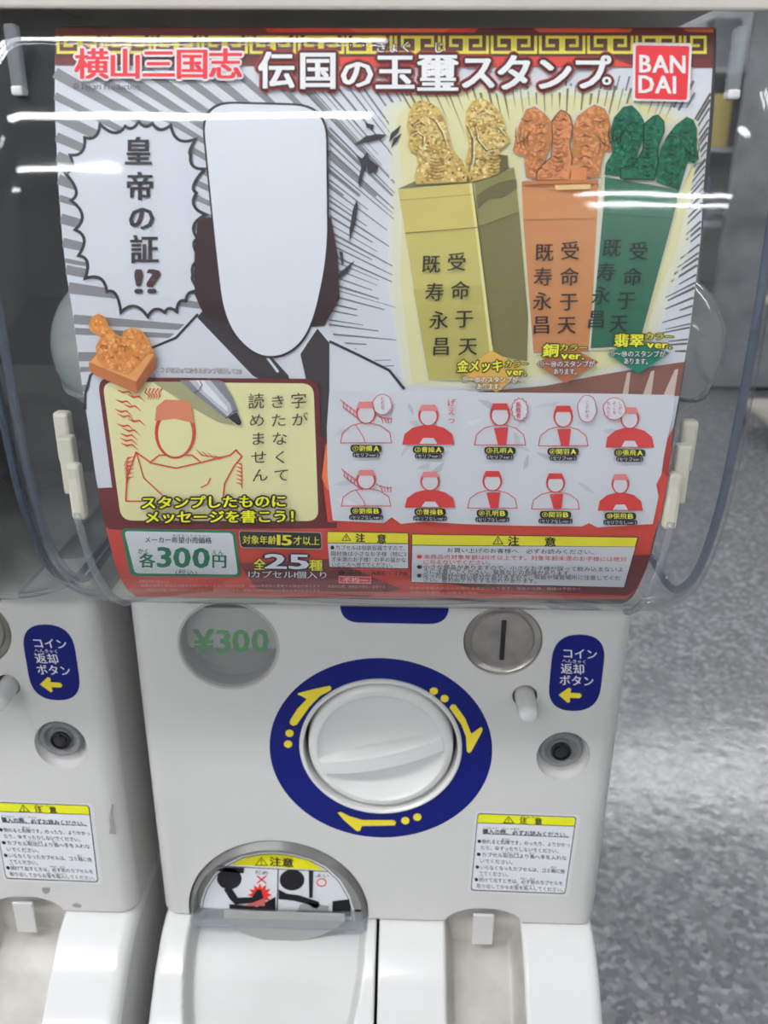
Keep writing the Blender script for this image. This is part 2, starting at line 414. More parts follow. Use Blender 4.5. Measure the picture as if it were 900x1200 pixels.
pk = [((0.62, 0.48, 0.10), 'yellow'), ((0.60, 0.24, 0.06), 'orange'), ((0.05, 0.07, 0.20), 'navy'), ((0.14, 0.15, 0.17), 'charcoal'), ((0.42, 0.43, 0.45), 'pale grey')]
lab = {(0.525, 0): 'on the lowest shelf board', (0.885, 0): 'on the second shelf board', (1.245, 0): 'on the third shelf board', (1.605, 0): 'on the top shelf board'}
used = set()
for zi, z in enumerate((0.525, 0.885, 1.245, 1.605)):
    x = -0.92
    for k in range(3):
        wd = rnd.uniform(0.09, 0.15); h = rnd.uniform(0.16, 0.26); c, nm = pk[(k*2+zi*3) % 5]
        bm = B(2.1+x, 2.1+x+wd, 4.46, 4.58, z, z+h, bev=0.004)
        o = obj('product_box', bm, mat('carton_'+nm, c, 0.5))
        tag(o, nm+' product box '+lab[(z, 0)]+' of the grey shelf unit', 'box', 'boxes on the far shelf unit'); x += wd+0.03
# cream rack on casters
r = empty('display_rack', (1.62, 3.25, 0), 'cream metal display rack on casters beside the grey aisle', 'rack')
M_rackp = mat('cream_painted_metal', (0.62, 0.6, 0.52), 0.35)
for x in (0, 0.5):
    for y in (0, 0.4):
        bm = bmesh.new(); tube(bm, [(x, y, 0.085), (x, y, 1.35)], 0.014, 8); p_ = obj('post', bm, M_rackp, r, True)
        bm = bmesh.new(); rr = [Vector((x-.012, y, .035))]
        bmesh.ops.create_cone(bm, cap_ends=True, segments=16, radius1=.034, radius2=.034, depth=.024, matrix=Matrix.Translation((x, y, .034)) @ Matrix.Rotation(math.pi/2, 4, 'Y'))
        obj('caster', bm, M_gdk, r, 40)
for z in (0.12, 0.6, 1.1, 1.33): obj('rack_shelf', B(-0.02, 0.52, -0.02, 0.42, z, z+0.015), M_rackp, r)

# ------------------------------------------------------------------ the machine
P = 0.30
mach = empty('capsule_vending_machine', (0, 0, 0), 'white capsule vending machine in the centre, with the poster behind its clear front', 'vending machine', 'white capsule machines standing side by side')
BW, ZB, ZT = 0.1413, 0.7366, 0.9945
def cyl_cut(bm, cx, cz, r, y0, y1, n=64):
    bmesh.ops.create_cone(bm, cap_ends=True, segments=n, radius1=r, radius2=r, depth=y1-y0,
                          matrix=Matrix.Translation((cx, (y0+y1)/2, cz)) @ Matrix.Rotation(math.pi/2, 4, 'X'))
WIN, COIN, HOLE, LOCK, DIAL = (-0.0852, 0.9418), (0.0694, 0.9482), (0.084, 0.9125), (0.1095, 0.8708), (0.0013, 0.8743)
CH, R2 = (-0.0646, 0.7415), (0.0689, 0.7355)
def build_body():
    bm = bmesh.new(); box(bm, -BW, BW, 0, 0.25, ZB, ZT)
    es = [e for e in bm.edges if abs(e.verts[0].co.x-e.verts[1].co.x) < 1e-6 and abs(e.verts[0].co.y-e.verts[1].co.y) < 1e-6]
    bmesh.ops.bevel(bm, geom=es, offset=0.011, segments=6, profile=0.5, affect='EDGES')
    es = [e for e in bm.edges if e.verts[0].co.z < ZB+1e-5 and e.verts[1].co.z < ZB+1e-5 and len(e.link_faces) == 2 and abs(e.calc_face_angle(0)) > 1]
    bmesh.ops.bevel(bm, geom=es, offset=0.003, segments=3, profile=0.5, affect='EDGES')
    body = obj('body', bm, M_body, mach)
    cuts = []
    def cutter(fn):
        b2 = bmesh.new(); fn(b2); o = obj('cutter', b2, M_body); cuts.append(o)
    cutter(lambda b: cyl_cut(b, *WIN, 0.0277, -0.01, 0.020))
    cutter(lambda b: cyl_cut(b, *COIN, 0.0222, -0.01, 0.004))
    cutter(lambda b: cyl_cut(b, *HOLE, 0.0072, -0.01, 0.02, 32))
    cutter(lambda b: cyl_cut(b, *DIAL, 0.0462, -0.01, 0.012, 96))
    def bowl(b): bmesh.ops.create_uvsphere(b, u_segments=40, v_segments=24, radius=1, matrix=Matrix.Translation((LOCK[0], 0, LOCK[1])) @ Matrix.Diagonal((0.0158, 0.011, 0.0172, 1)))
    cutter(bowl)
    def arch(b, cx, cz, r, rz, d):
        pts = [(cx+r*math.cos(math.pi*i/40), cz+rz*math.sin(math.pi*i/40)) for i in range(41)]
        pts = [(cx+r, ZB-0.02)]+pts+[(cx-r, ZB-0.02)]
        f = [b.verts.new((x, -0.01, z)) for x, z in pts]; g_ = [b.verts.new((x, d, z)) for x, z in pts]
        b.faces.new(f); b.faces.new(g_[::-1]); n = len(pts)
        for i in range(n): b.faces.new((f[(i+1) % n], f[i], g_[i], g_[(i+1) % n]))
        bmesh.ops.recalc_face_normals(b, faces=b.faces)
    cutter(lambda b: arch(b, CH[0], CH[1], 0.0588, 0.0603, 0.05))
    cutter(lambda b: arch(b, R2[0], R2[1]+0.001, 0.0252, 0.0135, 0.012))
    for c in cuts:
        m = body.modifiers.new('b', 'BOOLEAN'); m.operation = 'DIFFERENCE'; m.solver = 'EXACT'; m.object = c
    m = body.modifiers.new('bev', 'BEVEL'); m.width = 0.0011; m.segments = 3; m.limit_method = 'ANGLE'; m.angle_limit = math.radians(50)
    dg = bpy.context.evaluated_depsgraph_get(); dg.update()
    me = bpy.data.meshes.new_from_object(body.evaluated_get(dg))
    body.modifiers.clear(); body.data = me
    for c in cuts: bpy.data.objects.remove(c)
    me.polygons.foreach_set('use_smooth', [True]*len(me.polygons)); me.set_sharp_from_angle(angle=math.radians(35))
    me.materials.clear(); me.materials.append(M_body); me.polygons.foreach_set('material_index', [0]*len(me.polygons))
    return body
body = build_body()
# trays: a curved apron with dished channels
TP = [(0.052, 0.7364), (0.006, 0.7364), (0.0, 0.7360), (-0.012, 0.7325), (-0.030, 0.7215), (-0.050, 0.7045), (-0.070, 0.683), (-0.088, 0.655), (-0.098, 0.620), (-0.101, 0.585), (-0.101, 0.55)]
def tray_profile(n=110):
    pts = np.array(TP); seg = np.r_[0, np.cumsum(np.hypot(*np.diff(pts, axis=0).T))]
    s = np.linspace(0, seg[-1], n*4); y = np.interp(s, seg, pts[:, 0]); z = np.interp(s, seg, pts[:, 1])
    k = np.exp(-0.5*(np.arange(-16, 17)/6.0)**2); k /= k.sum()
    def sm(a): return np.convolve(np.r_[a[0]+(a[1]-a[0])*np.arange(-16, 0), a, a[-1]+(a[-1]-a[-2])*np.arange(1, 17)], k, mode='valid')
    y, z = sm(y), sm(z); i = np.linspace(0, len(s)-1, n).astype(int)
    s0 = np.interp(0.0, -y[:len(y)//2], s[:len(y)//2])
    y, z, s = y[i], z[i], s[i]-s0
    ty, tz = np.gradient(y), np.gradient(z); l = np.hypot(ty, tz)
    return y, z, s, tz/l, -ty/l
def tray(name, xa, xb, nx, left, right, parent):
    y, z, s, ny, nz = tray_profile(); xs = np.linspace(xa, xb, nx)
    V, Fc, K = [], [], []
    for i in range(len(s)):
        for x in xs:
            d = 0.0
            q = max(0.0, 1-(abs(s[i])/0.125)**2.5 if s[i] > 0 else 1.0)
            wl = 0.0585*math.sqrt(q)
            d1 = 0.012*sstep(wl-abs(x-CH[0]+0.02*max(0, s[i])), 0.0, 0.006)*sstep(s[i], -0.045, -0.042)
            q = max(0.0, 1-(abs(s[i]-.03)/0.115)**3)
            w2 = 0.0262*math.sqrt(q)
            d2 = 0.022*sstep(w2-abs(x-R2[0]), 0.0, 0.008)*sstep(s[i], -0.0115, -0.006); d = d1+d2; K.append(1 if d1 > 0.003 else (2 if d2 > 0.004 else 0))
            for e, on in ((x-xa, left), (xb-x, right)):
                rr = 0.008 if on else 0.0012
                if e < rr: d += (rr-math.sqrt(max(0, rr*rr-(rr-e)**2)))
            V.append((x, y[i]-ny[i]*d, z[i]-nz[i]*d))
    n = len(xs)
    for i in range(len(s)-1):
        for j in range(n-1): Fc.append((i*n+j, i*n+j+1, (i+1)*n+j+1, (i+1)*n+j))
    # side skirts down to the foot of the apron, and a back wall
    for col, flip in ((0, 0), (n-1, 1)):
        k = len(V)
        for i in range(len(s)): V.append((V[i*n+col][0], 0.052, min(V[i*n+col][2], 0.736)))
        for i in range(len(s)-1):
            q = (i*n+col, (i+1)*n+col, k+i+1, k+i)
            Fc.append(q if flip else q[::-1])
    me = bpy.data.meshes.new(name); me.from_pydata(V, [], Fc)
    o = link(name, me, [M_tray, M_chan, M_beige], parent, 40)
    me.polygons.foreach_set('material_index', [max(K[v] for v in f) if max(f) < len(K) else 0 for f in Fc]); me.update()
    return o
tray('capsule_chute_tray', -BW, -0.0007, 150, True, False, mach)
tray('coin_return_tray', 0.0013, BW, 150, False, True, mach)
obj('tray_seam', B(-0.0007, 0.0013, -0.094, 0.05, 0.56, 0.68), M_dark, mach)
obj('lower_body', B(-BW, BW, 0.055, 0.25, 0.55, ZB-0.001, bev=0.004), M_body, mach)
obj('stand', B(-0.143, 0.143, -0.10, 0.25, 0.0, 0.549, bev=0.008), M_body, mach)
# hanging tab in the coin return
bm = bmesh.new(); box(bm, 0.0618, 0.0752, -0.0035, -0.0015, 0.722, 0.7475, bev=0.0006); obj('hanging_tab', bm, M_body, mach)
# small dark marks in the coin return
M_mark = mat('dark_brown_mark', (0.10, 0.09, 0.075), 0.7)
for x in (0.0475, 0.0905):
    bm = bmesh.new(); box(bm, x-0.004, x+0.004, 0.0095, 0.0113, 0.7205, 0.7220, bev=0.0005); obj('dark_mark', bm, M_mark, mach)
# smoked flap in the capsule chute
bm = bmesh.new(); n = 48
def arcpts(r, rz, n=48): return [(CH[0]+r*math.cos(math.pi*i/n), CH[1]+rz*math.sin(math.pi*i/n)) for i in range(n+1)]
o1 = arcpts(0.0578, 0.0592); o2 = arcpts(0.0552, 0.0560); o3 = arcpts(0.0535, 0.053)
for (pa, ya), (pb, yb) in (((o1, 0.001), (o2, -0.0035)), ((o2, -0.0035), (o3, 0.004)), ((o1, 0.001), (o1, 0.03))):
    va = [bm.verts.new((x, ya, z)) for x, z in pa]; vb = [bm.verts.new((x, yb, z)) for x, z in pb]
    for i in range(n): bm.faces.new((va[i], va[i+1], vb[i+1], vb[i]))
recess_shade_ring = obj('recess_shade_ring', bm, mat('recess_shade_grey', (0.17, 0.17, 0.165), 0.3), mach, 40)  # dark grey ring painted as the recess's shading round the flap
bm = bmesh.new(); vs = [bm.verts.new((x, 0.0045, z)) for x, z in o3]; f = bm.faces.new(vs)
ex = bmesh.ops.extrude_face_region(bm, geom=[f]); bmesh.ops.translate(bm, vec=(0, 0.002, 0), verts=[v for v in ex['geom'] if isinstance(v, bmesh.types.BMVert)])
flap = obj('chute_flap', bm, mat('grey_flap_plastic', (0.30, 0.30, 0.295), 0.25), mach)
bm = bmesh.new(); box(bm, CH[0]-0.057, CH[0]+0.057, -0.006, 0.004, 0.7335, 0.7405, bev=0.001); obj('flap_lip', bm, M_ridge, mach)
# flat grey plate standing in for the shade in the pocket below the flap
tp = on_plane(-0.0045)([(262+0.5, 1077), (275, 1088), (292, 1096), (312, 1102), (332, 1104), (354, 1102), (376, 1096), (394, 1088), (404, 1080), (404, 1074), (262, 1070)], 0)
bm = bmesh.new(); vs = [bm.verts.new(tuple(p)) for p in tp]; f_ = bm.faces.new(vs)
ex_ = bmesh.ops.extrude_face_region(bm, geom=[f_]); bmesh.ops.translate(bm, vec=(0, 0.0025, 0), verts=[v for v in ex_['geom'] if isinstance(v, bmesh.types.BMVert)])
bmesh.ops.recalc_face_normals(bm, faces=bm.faces)
obj('pocket_shade', bm, mat('pocket_shade_grey', (0.40, 0.40, 0.39), 0.3), mach)
# dark cavity behind
obj('chute_cavity', B(CH[0]-0.055, CH[0]+0.055, 0.046, 0.049, 0.73, 0.79), M_dark, mach)

# clear case
SZ = np.linspace(0.997, 1.258, 60)
def shell_prof():
    # outer face of the case: 3.2 mm outside the poster's curve, then the bottom running back
    pts = [(float(smooth_profile(z)-0.0035), float(z)) for z in np.linspace(1.258, 1.010, 56)]
    y, z = pts[-1]
    for k in range(1, 12):
        t = k/11; pts.append((y+(0.026)*t+0.0*t, z-0.0125*math.sin(t*math.pi/2)))
    pts += [(0.02, pts[-1][1]), (0.12, pts[-1][1])]
    a = np.array(pts); seg = np.r_[0, np.cumsum(np.hypot(*np.diff(a, axis=0).T))]
    s = np.linspace(0, seg[-1], 400); yy = np.interp(s, seg, a[:, 0]); zz = np.interp(s, seg, a[:, 1])
    k = np.exp(-0.5*(np.arange(-12, 13)/5.0)**2); k /= k.sum()
    f_ = lambda v: np.convolve(np.r_[v[0]+(v[1]-v[0])*np.arange(-12, 0), v, v[-1]+(v[-1]-v[-2])*np.arange(1, 13)], k, mode='valid')
    yy, zz = f_(yy), f_(zz)
    return yy, zz
SY, SZZ = shell_prof()
_ty, _tz = np.gradient(SY), np.gradient(SZZ); _l = np.hypot(_ty, _tz)
SNY, SNZ = _tz/_l, -_ty/_l    # outward normal (towards -y / -z)
if SNY[50] > 0: SNY, SNZ = -SNY, -SNZ
_wb = np.clip((1.045-SZZ)/0.045, 0, 1)
def inset(d): return SY+d*(1-0.2*_wb), SZZ+0.05*d*_wb
HW, CR = 0.1492, 0.029
def shell_mesh():
    sel = np.r_[np.arange(0, 330, 3), np.arange(330, 400, 8), 399]
    cols = [(-1, t) for t in np.linspace(1, 0, 14)]+[(1, t) for t in np.linspace(0, 1, 14)]
    V, Fc = [], []; xs = []
    for sg, t in cols:
        a = t*math.pi/2; xs.append((sg*(HW-CR+CR*math.sin(a)), (CR-0.004)*(1-math.cos(a))))
    grid = []
    for x, d in xs:
        y, z = inset(d); grid.append([(x, float(y[i]), max(float(z[i]), 0.9)) for i in sel])
    n = len(sel)
    for g_ in grid: V += g_
    for c in range(len(grid)-1):
        for i in range(n-1): Fc.append((c*n+i, c*n+i+1, (c+1)*n+i+1, (c+1)*n+i))
    return V, Fc
V, Fc = shell_mesh(); me = bpy.data.meshes.new('case_front'); me.from_pydata(V, [], Fc)
case = link('case_front', me, M_shell, mach, 60)
md = case.modifiers.new('thick', 'SOLIDIFY'); md.thickness = 0.0022; md.offset = 1 if False else -1
yi, zi = inset(CR-0.004)
for sg in (-1, 1):
    bm = bmesh.new(); pts = [(float(yi[i]), float(zi[i])) for i in range(0, 330, 6)]
    pts = pts+[(0.12, pts[-1][1]), (0.12, pts[0][1])]
    bm.faces.new([bm.verts.new((sg*HW*0.9995, y, z)) for y, z in pts]); bmesh.ops.triangulate(bm, faces=bm.faces)
    obj('case_side', bm, M_side, mach)
    bm = bmesh.new(); y2, z2 = inset(CR-0.0035)
    rp = [(sg*(HW-0.0022), float(y2[i]), float(z2[i])) for i in range(4, 330, 5)]
    tube(bm, rp, 0.0019, 8); obj('case_rim', bm, M_rim, mach, True)
    bm = bmesh.new(); y3, z3 = inset(0.0); yk = [i for i in range(0, 330) if 1.0 < z3[i] < 1.066]
    tube(bm, [(sg*0.1185, float(y3[i])-0.0005, float(z3[i])) for i in yk[::3]], 0.0016, 8); obj('guide_ridge', bm, M_ridge, case, True)
    bm = bmesh.new(); box(bm, sg*0.1195-0.0022, sg*0.1195+0.0022, float(smooth_profile(1.228))-0.009, float(smooth_profile(1.228))-0.004, 1.219, 1.239, bev=0.0012)
    obj('hinge_peg', bm, M_ridge, case)
    bm = bmesh.new(); box(bm, sg*0.1195-0.002, sg*0.1195+0.002, float(smooth_profile(1.228))-0.0098, float(smooth_profile(1.228))-0.004, 1.2175, 1.2205, bev=0.0008)
    obj('peg_tip', bm, M_knob, case)
# lid and rear
bm = bmesh.new(); box(bm, -HW, HW, -0.101, 0.25, 1.2590, 1.33, bev=0.006, seg=3); lid = obj('lid', bm, M_lid, mach, 40)
bm = bmesh.new(); box(bm, -HW, HW, -0.1010, -0.0985, 1.2436, 1.262, bev=0.001); obj('lid_lip', bm, M_lid, mach)
obj('rear_housing', B(-HW, HW, 0.1205, 0.25, ZT, 1.2585, bev=0.004), M_taupe, mach)
obj('rear_panel', B(-0.145, 0.145, 0.116, 0.1200, 1.075, 1.258), M_black, mach)
bm = bmesh.new(); box(bm, -0.128, 0.128, -0.058, 0.115, 1.0005, 1.004, bev=0.001); box(bm, -0.02, 0.02, 0.05, 0.1, 1.004, 1.05, bev=0.003)
obj('hopper_floor', bm, mat('hopper_floor_plastic', (0.62, 0.61, 0.58), 0.4, var=0.1), mach)
for sg in (-1, 1):
    bm = bmesh.new(); x = sg*0.1215
    box(bm, min(x, x+sg*0.0065), max(x, x+sg*0.0065), -0.094, -0.088, 1.083, 1.104, bev=0.0015)
    box(bm, min(x-sg*0.003, x+sg*0.003), max(x-sg*0.003, x+sg*0.003), -0.101, -0.095, 1.072, 1.096, bev=0.0010)
    box(bm, min(x-sg*0.006, x), max(x-sg*0.006, x), -0.1045, -0.099, 1.062, 1.086, bev=0.0018)
    obj('poster_clip', bm, M_cream, mach)

V, Fc = [], []  # board added behind the poster to darken the case interiors
for z in np.linspace(1.004, 1.240, 40):
    for x in (-0.110, 0.116): V.append((x, float(smooth_profile(z))+0.003, float(z)))
for i in range(39): Fc.append((2*i, 2*i+1, 2*i+3, 2*i+2))
me = bpy.data.meshes.new('shade_board'); me.from_pydata(V, [], Fc)
pbd = link('shade_board', me, M_dark, mach); md = pbd.modifiers.new('thick', 'SOLIDIFY'); md.thickness = 0.001; md.offset = -1
# price window
W1 = WIN
obj('window_floor', (lambda b: (cyl_cut(b, *W1, 0.0276, 0.0175, 0.019), b)[1])(bmesh.new()), mat('window_grey', (0.42, 0.42, 0.40), 0.3), mach)
card = obj('price_card', B(W1[0]-0.0262, W1[0]+0.0262, 0.0115, 0.0125, W1[1]-0.008, W1[1]+0.018), mat('price_card_white', (0.66, 0.67, 0.63), 0.4), mach)
a = Art('price_lettering', card, on_plane(0.0114), None); c6 = crop(120, 600, 3.214)
a.text('¥300', *c6([(338, 487), (630, 482)]), 38, (45, 150, 62), 1, 0.035, lean=-0.02); a.build()
bm = bmesh.new(); cyl_cut(bm, *W1, 0.0276, 0.0015, 0.0025); obj('window_pane', bm, clear('window_pane_plastic', (0.9, 0.9, 0.9), 0.08, 0.05), mach)
bm = bmesh.new(); lathe(bm, [(0.0292, -0.0005), (0.0288, 0.0006), (0.0276, 0.0002), (0.0268, -0.002), (0.0264, -0.012)], *W1, 0, 72, cap=False); obj('window_rim', bm, mat('window_rim_plastic', (0.5, 0.5, 0.48), 0.3), mach, 40)
# coin slot
bm = bmesh.new(); lathe(bm, [(0.0221, -0.003), (0.0221, 0.0006), (0.0212, 0.0012), (0.0205, 0.0006), (0.0180, 0.0000), (0.0172, 0.0012), (0.0165, 0.0014)], *COIN, 0.0022, 72)
cs = obj('coin_plate', bm, M_metal, mach, 30)
obj('coin_slit', B(COIN[0]-0.0013, COIN[0]+0.0013, -0.0002, 0.002, 0.9362, 0.9612), M_black, cs)
# coin return lever
bm = bmesh.new(); lathe(bm, [(0.0060, -0.015), (0.0057, 0.012), (0.0054, 0.016), (0.0040, 0.0180), (0.0, 0.0184)], 0.0842, 0.9115, 0, 24, cap=False)
rb = obj('return_button', bm, M_knob, mach, 50); rb.rotation_euler = (0, 0, 0)
bm = bmesh.new(); cyl_cut(bm, HOLE[0], HOLE[1], 0.0070, 0.012, 0.016, 24); obj('button_hole', bm, M_dark, mach)
# lock
bm = bmesh.new(); lathe(bm, [(0.0135, -0.010), (0.0128, 0.000), (0.0118, 0.0012), (0.0100, 0.0008), (0.0080, -0.0020), (0.0066, -0.0022), (0.0063, -0.0010)], LOCK[0]-0.001, LOCK[1]+0.0025, 0.003, 48)
lk = obj('lock', bm, M_grey, mach, 40)
bm = bmesh.new(); lathe(bm, [(0.0060, 0), (0.0060, 0.0016), (0.0052, 0.0020), (0.0050, 0.0004), (0.0040, 0.0004), (0.0038, 0.0018), (0.0034, 0.0021)], LOCK[0]-0.001, LOCK[1]+0.0015, 0.0035, 32)
kh = obj('keyhole', bm, M_black, lk, 40)
bm = bmesh.new(); box(bm, LOCK[0]-0.002, LOCK[0], 0.0005, 0.002, LOCK[1]+0.004, LOCK[1]+0.0075); obj('key_notch', bm, M_black, lk)

# dial
D = DIAL
bm = bmesh.new(); n = 128
def annulus(bm, cx, cz, r0, r1, y, th, n=128):
    R = []
    for r_, yy in ((r0, y), (r0, y-th), (r1, y-th), (r1, y)):
        zc, kz = (D[1], 1.0) if r_ == r0 else (cz, 0.978)
        R.append([bm.verts.new((cx+r_*math.cos(2*math.pi*i/n), yy, zc+r_*math.sin(2*math.pi*i/n)*kz)) for i in range(n)])
    for k in range(3):
        for i in range(n): bm.faces.new((R[k][i], R[k][(i+1) % n], R[k+1][(i+1) % n], R[k+1][i]))
annulus(bm, D[0], 0.8712, 0.0474, 0.0661, 0.0, 0.0003)
dp = obj('dial_plate', bm, M_blue, mach)
c1 = crop(300, 760, 3.0)
ar = [[(147, 157), (200, 143), (258, 131), (266, 138), (262, 147), (225, 167), (188, 205), (163, 240), (143, 268), (130, 272), (118, 264), (121, 250), (145, 212), (178, 178), (160, 167), (148, 163)],
      [(680, 208), (688, 196), (700, 197), (735, 245), (757, 300), (790, 276), (797, 282), (795, 292), (757, 362), (748, 368), (741, 360), (738, 310), (722, 268)],
      [(287, 577), (298, 574), (330, 590), (375, 603), (485, 603), (493, 612), (487, 622), (372, 624), (366, 641), (355, 643), (310, 605)]]
dots = [[(118, 298), (113, 336)], [(625, 150), (663, 176)], [(525, 605), (567, 593)]]
for i in range(3):
    a = Art('dial_arrow', dp, on_plane(-0.0003), None); a.poly(c1(ar[i]), M_yel, 1)
    for p in dots[i]:
        q = c1([p])[0]; a.disc(q[0], q[1], 4.9, 4.4, M_yel, 1)
    a.build()
bm = bmesh.new(); lathe(bm, [(0.0482, -0.001), (0.0482, 0.0012), (0.0474, 0.0022), (0.0462, 0.0022), (0.0456, 0.0014), (0.0452, -0.011)], D[0], D[1], 0, 128, cap=False)
obj('dial_bezel', bm, M_knob, mach, 35)
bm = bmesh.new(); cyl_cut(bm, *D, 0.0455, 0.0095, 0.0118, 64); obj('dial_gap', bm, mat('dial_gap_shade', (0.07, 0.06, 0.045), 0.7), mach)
def knob():
    bm = bmesh.new(); NR, NA = 110, 360; rings = []
    ang = math.radians(15)
    for i in range(NR+1):
        r_ = 0.0437*(i/NR)**0.9; ring = []
        for k in range(NA):
            t = 2*math.pi*k/NA; x, z = r_*math.cos(t), r_*math.sin(t)
            u = x*math.cos(ang)+z*math.sin(ang); v = -x*math.sin(ang)+z*math.cos(ang)
            v2 = v+0.0042+0.0030*(1-(u/0.036)**2)
            h = 0.0045+0.0035*math.sqrt(max(0, 1-(r_/0.0435)**2))     # low dome
            inr = sstep(0.0372-r_, -0.001, 0.008)
            dish = 0.0105*max(0, 1-(r_/0.0376)**2)**0.75
            bar = 1-sstep(abs(v2), 0.0047, 0.0058)
            hb = h+0.0008
            hh = h-dish
            hh = hh*(1-bar)+max(hh, hb)*bar if r_ < 0.0375 else hh
            if r_ > 0.0392: hh = h-0.0022*((r_-0.0392)/0.0045)**2-0.006*sstep(r_, 0.0428, 0.0437)
            ring.append(bm.verts.new((D[0]+x, 0.004-hh, D[1]+z)))
        rings.append(ring)
    for a_, b_ in zip(rings, rings[1:]):
        for k in range(NA): bm.faces.new((a_[k], b_[k], b_[(k+1) % NA], a_[(k+1) % NA]))
    last = rings[-1]; low = [bm.verts.new((v.co.x, 0.0095, v.co.z)) for v in last]
    for k in range(NA): bm.faces.new((last[k], low[k], low[(k+1) % NA], last[(k+1) % NA]))
    bmesh.ops.remove_doubles(bm, verts=bm.verts, dist=1e-6)
    return obj('dial_knob', bm, M_knob, mach, 50)
knob()

# printed labels on the body
def flat_skin(name, pts, m, parent, y=0.0, th=0.00025):
    bm = bmesh.new(); vs = [bm.verts.new((x, y-th, z)) for x, z in pts]; bm.faces.new(vs)
    lo = [bm.verts.new((x, y, z)) for x, z in pts]; k = len(pts)
    for i in range(k): bm.faces.new((vs[i], lo[i], lo[(i+1) % k], vs[(i+1) % k]))
    return obj(name, bm, m, parent)
cl = flat_skin('coin_return_label', [tuple(p) for p in rounded([(0.0974, 0.9535), (0.1268, 0.9535), (0.1268, 0.9030), (0.0974, 0.9030)], 0.0165, 8)], M_blue, mach)
c3 = crop(500, 700, 3.4615)
a = Art('label_lettering', cl, on_plane(-0.00026), None); WH = (215, 220, 228)
a.text('コイン', *c3([(548, 226), (694, 232)]), 13, WH, 1, 0.015, lean=-.05); a.text('へんきゃく', *c3([(550, 257), (650, 262)]), 5, WH, 1, 0.0)
a.text('返却', *c3([(543, 288), (642, 293)]), 13, WH, 1, 0.015, lean=-.05); a.text('ボタン', *c3([(537, 335), (680, 341)]), 13, WH, 1, 0.015, lean=-.05)
a.poly(c3([(535, 396), (577, 366), (587, 372), (583, 387), (622, 389), (629, 399), (621, 409), (581, 408), (582, 424), (572, 428)]), M_yel, 1); a.build()
bl = flat_skin('operation_label', [tuple(p) for p in rounded([(-0.0215, 0.992), (0.0385, 0.992), (0.0385, 0.9585), (-0.0215, 0.9585)], 0.011, 8)], M_blue, mach)

def lines_on(a, c, rows, size, col, wgt=0.0, lay=2, lean=-0.06):
    for t, x0, y0, x1, y1 in rows: a.text(t, *c([(x0, y0), (x1, y1)]), size, col, lay, wgt, lean=lean)
c4 = crop(500, 930, 3.75)
a = Art('warning_label', mach, on_plane(0.0), None)
a.rrect(c4([(213, 75), (676, 93), (625, 452), (180, 432)]), 5, (196, 198, 200), 1)
a.rrect(c4([(224, 86), (659, 102), (609, 442), (193, 426)]), 4, (25, 25, 25), 2)
a.rrect(c4([(227, 90), (655, 105), (606, 438), (197, 422)]), 3.5, (206, 208, 212), 3)
a.poly(c4([(229, 91), (652, 106), (650, 142), (222, 127)]), (240, 215, 35), 4)
a.line(c4([(221, 128), (650, 143)]), 0.8, (25, 25, 25), 4)
wl = a.build(); BK = (28, 28, 32)
a = Art('label_lettering', wl, on_plane(0.0), None, base=4)
def tri_sign(a, c, cx, cy, w_, h_, lay):
    q = c([(cx-w_, cy+h_), (cx, cy-h_), (cx+w_, cy+h_)]); a.line(q, 0.8, BK, lay, True)
    a.line(c([(cx, cy-h_*0.35), (cx, cy+h_*0.35)]), 1.0, BK, lay); a.line(c([(cx, cy+h_*0.55), (cx, cy+h_*0.78)]), 1.0, BK, lay)
tri_sign(a, c4, 360, 115, 22, 14, 1)
a.text('注', *c4([(408, 118), (442, 119)]), 8, BK, 1, 0.035); a.text('意', *c4([(474, 122), (508, 123)]), 8, BK, 1, 0.035)
a.text('ちゅうい', *c4([(412, 102), (500, 106)]), 2.6, BK, 1)
lines_on(a, c4, [('購入の際、必ずお読みください。', 245, 165, 636, 184)], 6.4, BK, 0.015, 1)
a.line(c4([(245, 176), (628, 192)]), 0.6, BK, 1)
lines_on(a, c4, [('●倒れると危険です。のったり、よりかかっ', 222, 209, 632, 226), ('たり、ゆすったりしないでください。', 236, 237, 592, 254), ('●カプセル取出口より奥へ手を入れな', 218, 266, 616, 284),
  ('いでください。', 232, 295, 392, 303), ('●いらなくなったカプセルは、ゴミ箱に捨', 213, 322, 608, 342), ('ててください。', 229, 350, 370, 357), ('●続けて出すときは、必ず前のカプセルを', 209, 377, 600, 395), ('取り出してからお金を投入してください。', 219, 405, 612, 424)], 5.4, BK, 0.0, 1)
lines_on(a, c4, [('こうにゅう', 247, 149, 310, 152), ('さい', 330, 154, 358, 155), ('かなら', 368, 154, 408, 156), ('きけん', 328, 199, 368, 201), ('とりだしぐち', 330, 258, 405, 262), ('おく', 450, 262, 475, 263), ('ばこ', 545, 323, 572, 325), ('つづ', 225, 363, 250, 364), ('かなら', 410, 372, 440, 374), ('まえ', 452, 374, 478, 375), ('かね', 385, 401, 405, 402), ('とうにゅう', 420, 403, 472, 405)], 2.4, BK, 0.0, 1)
a.build()
# worn scuffs beside the left machine's label are built after copying

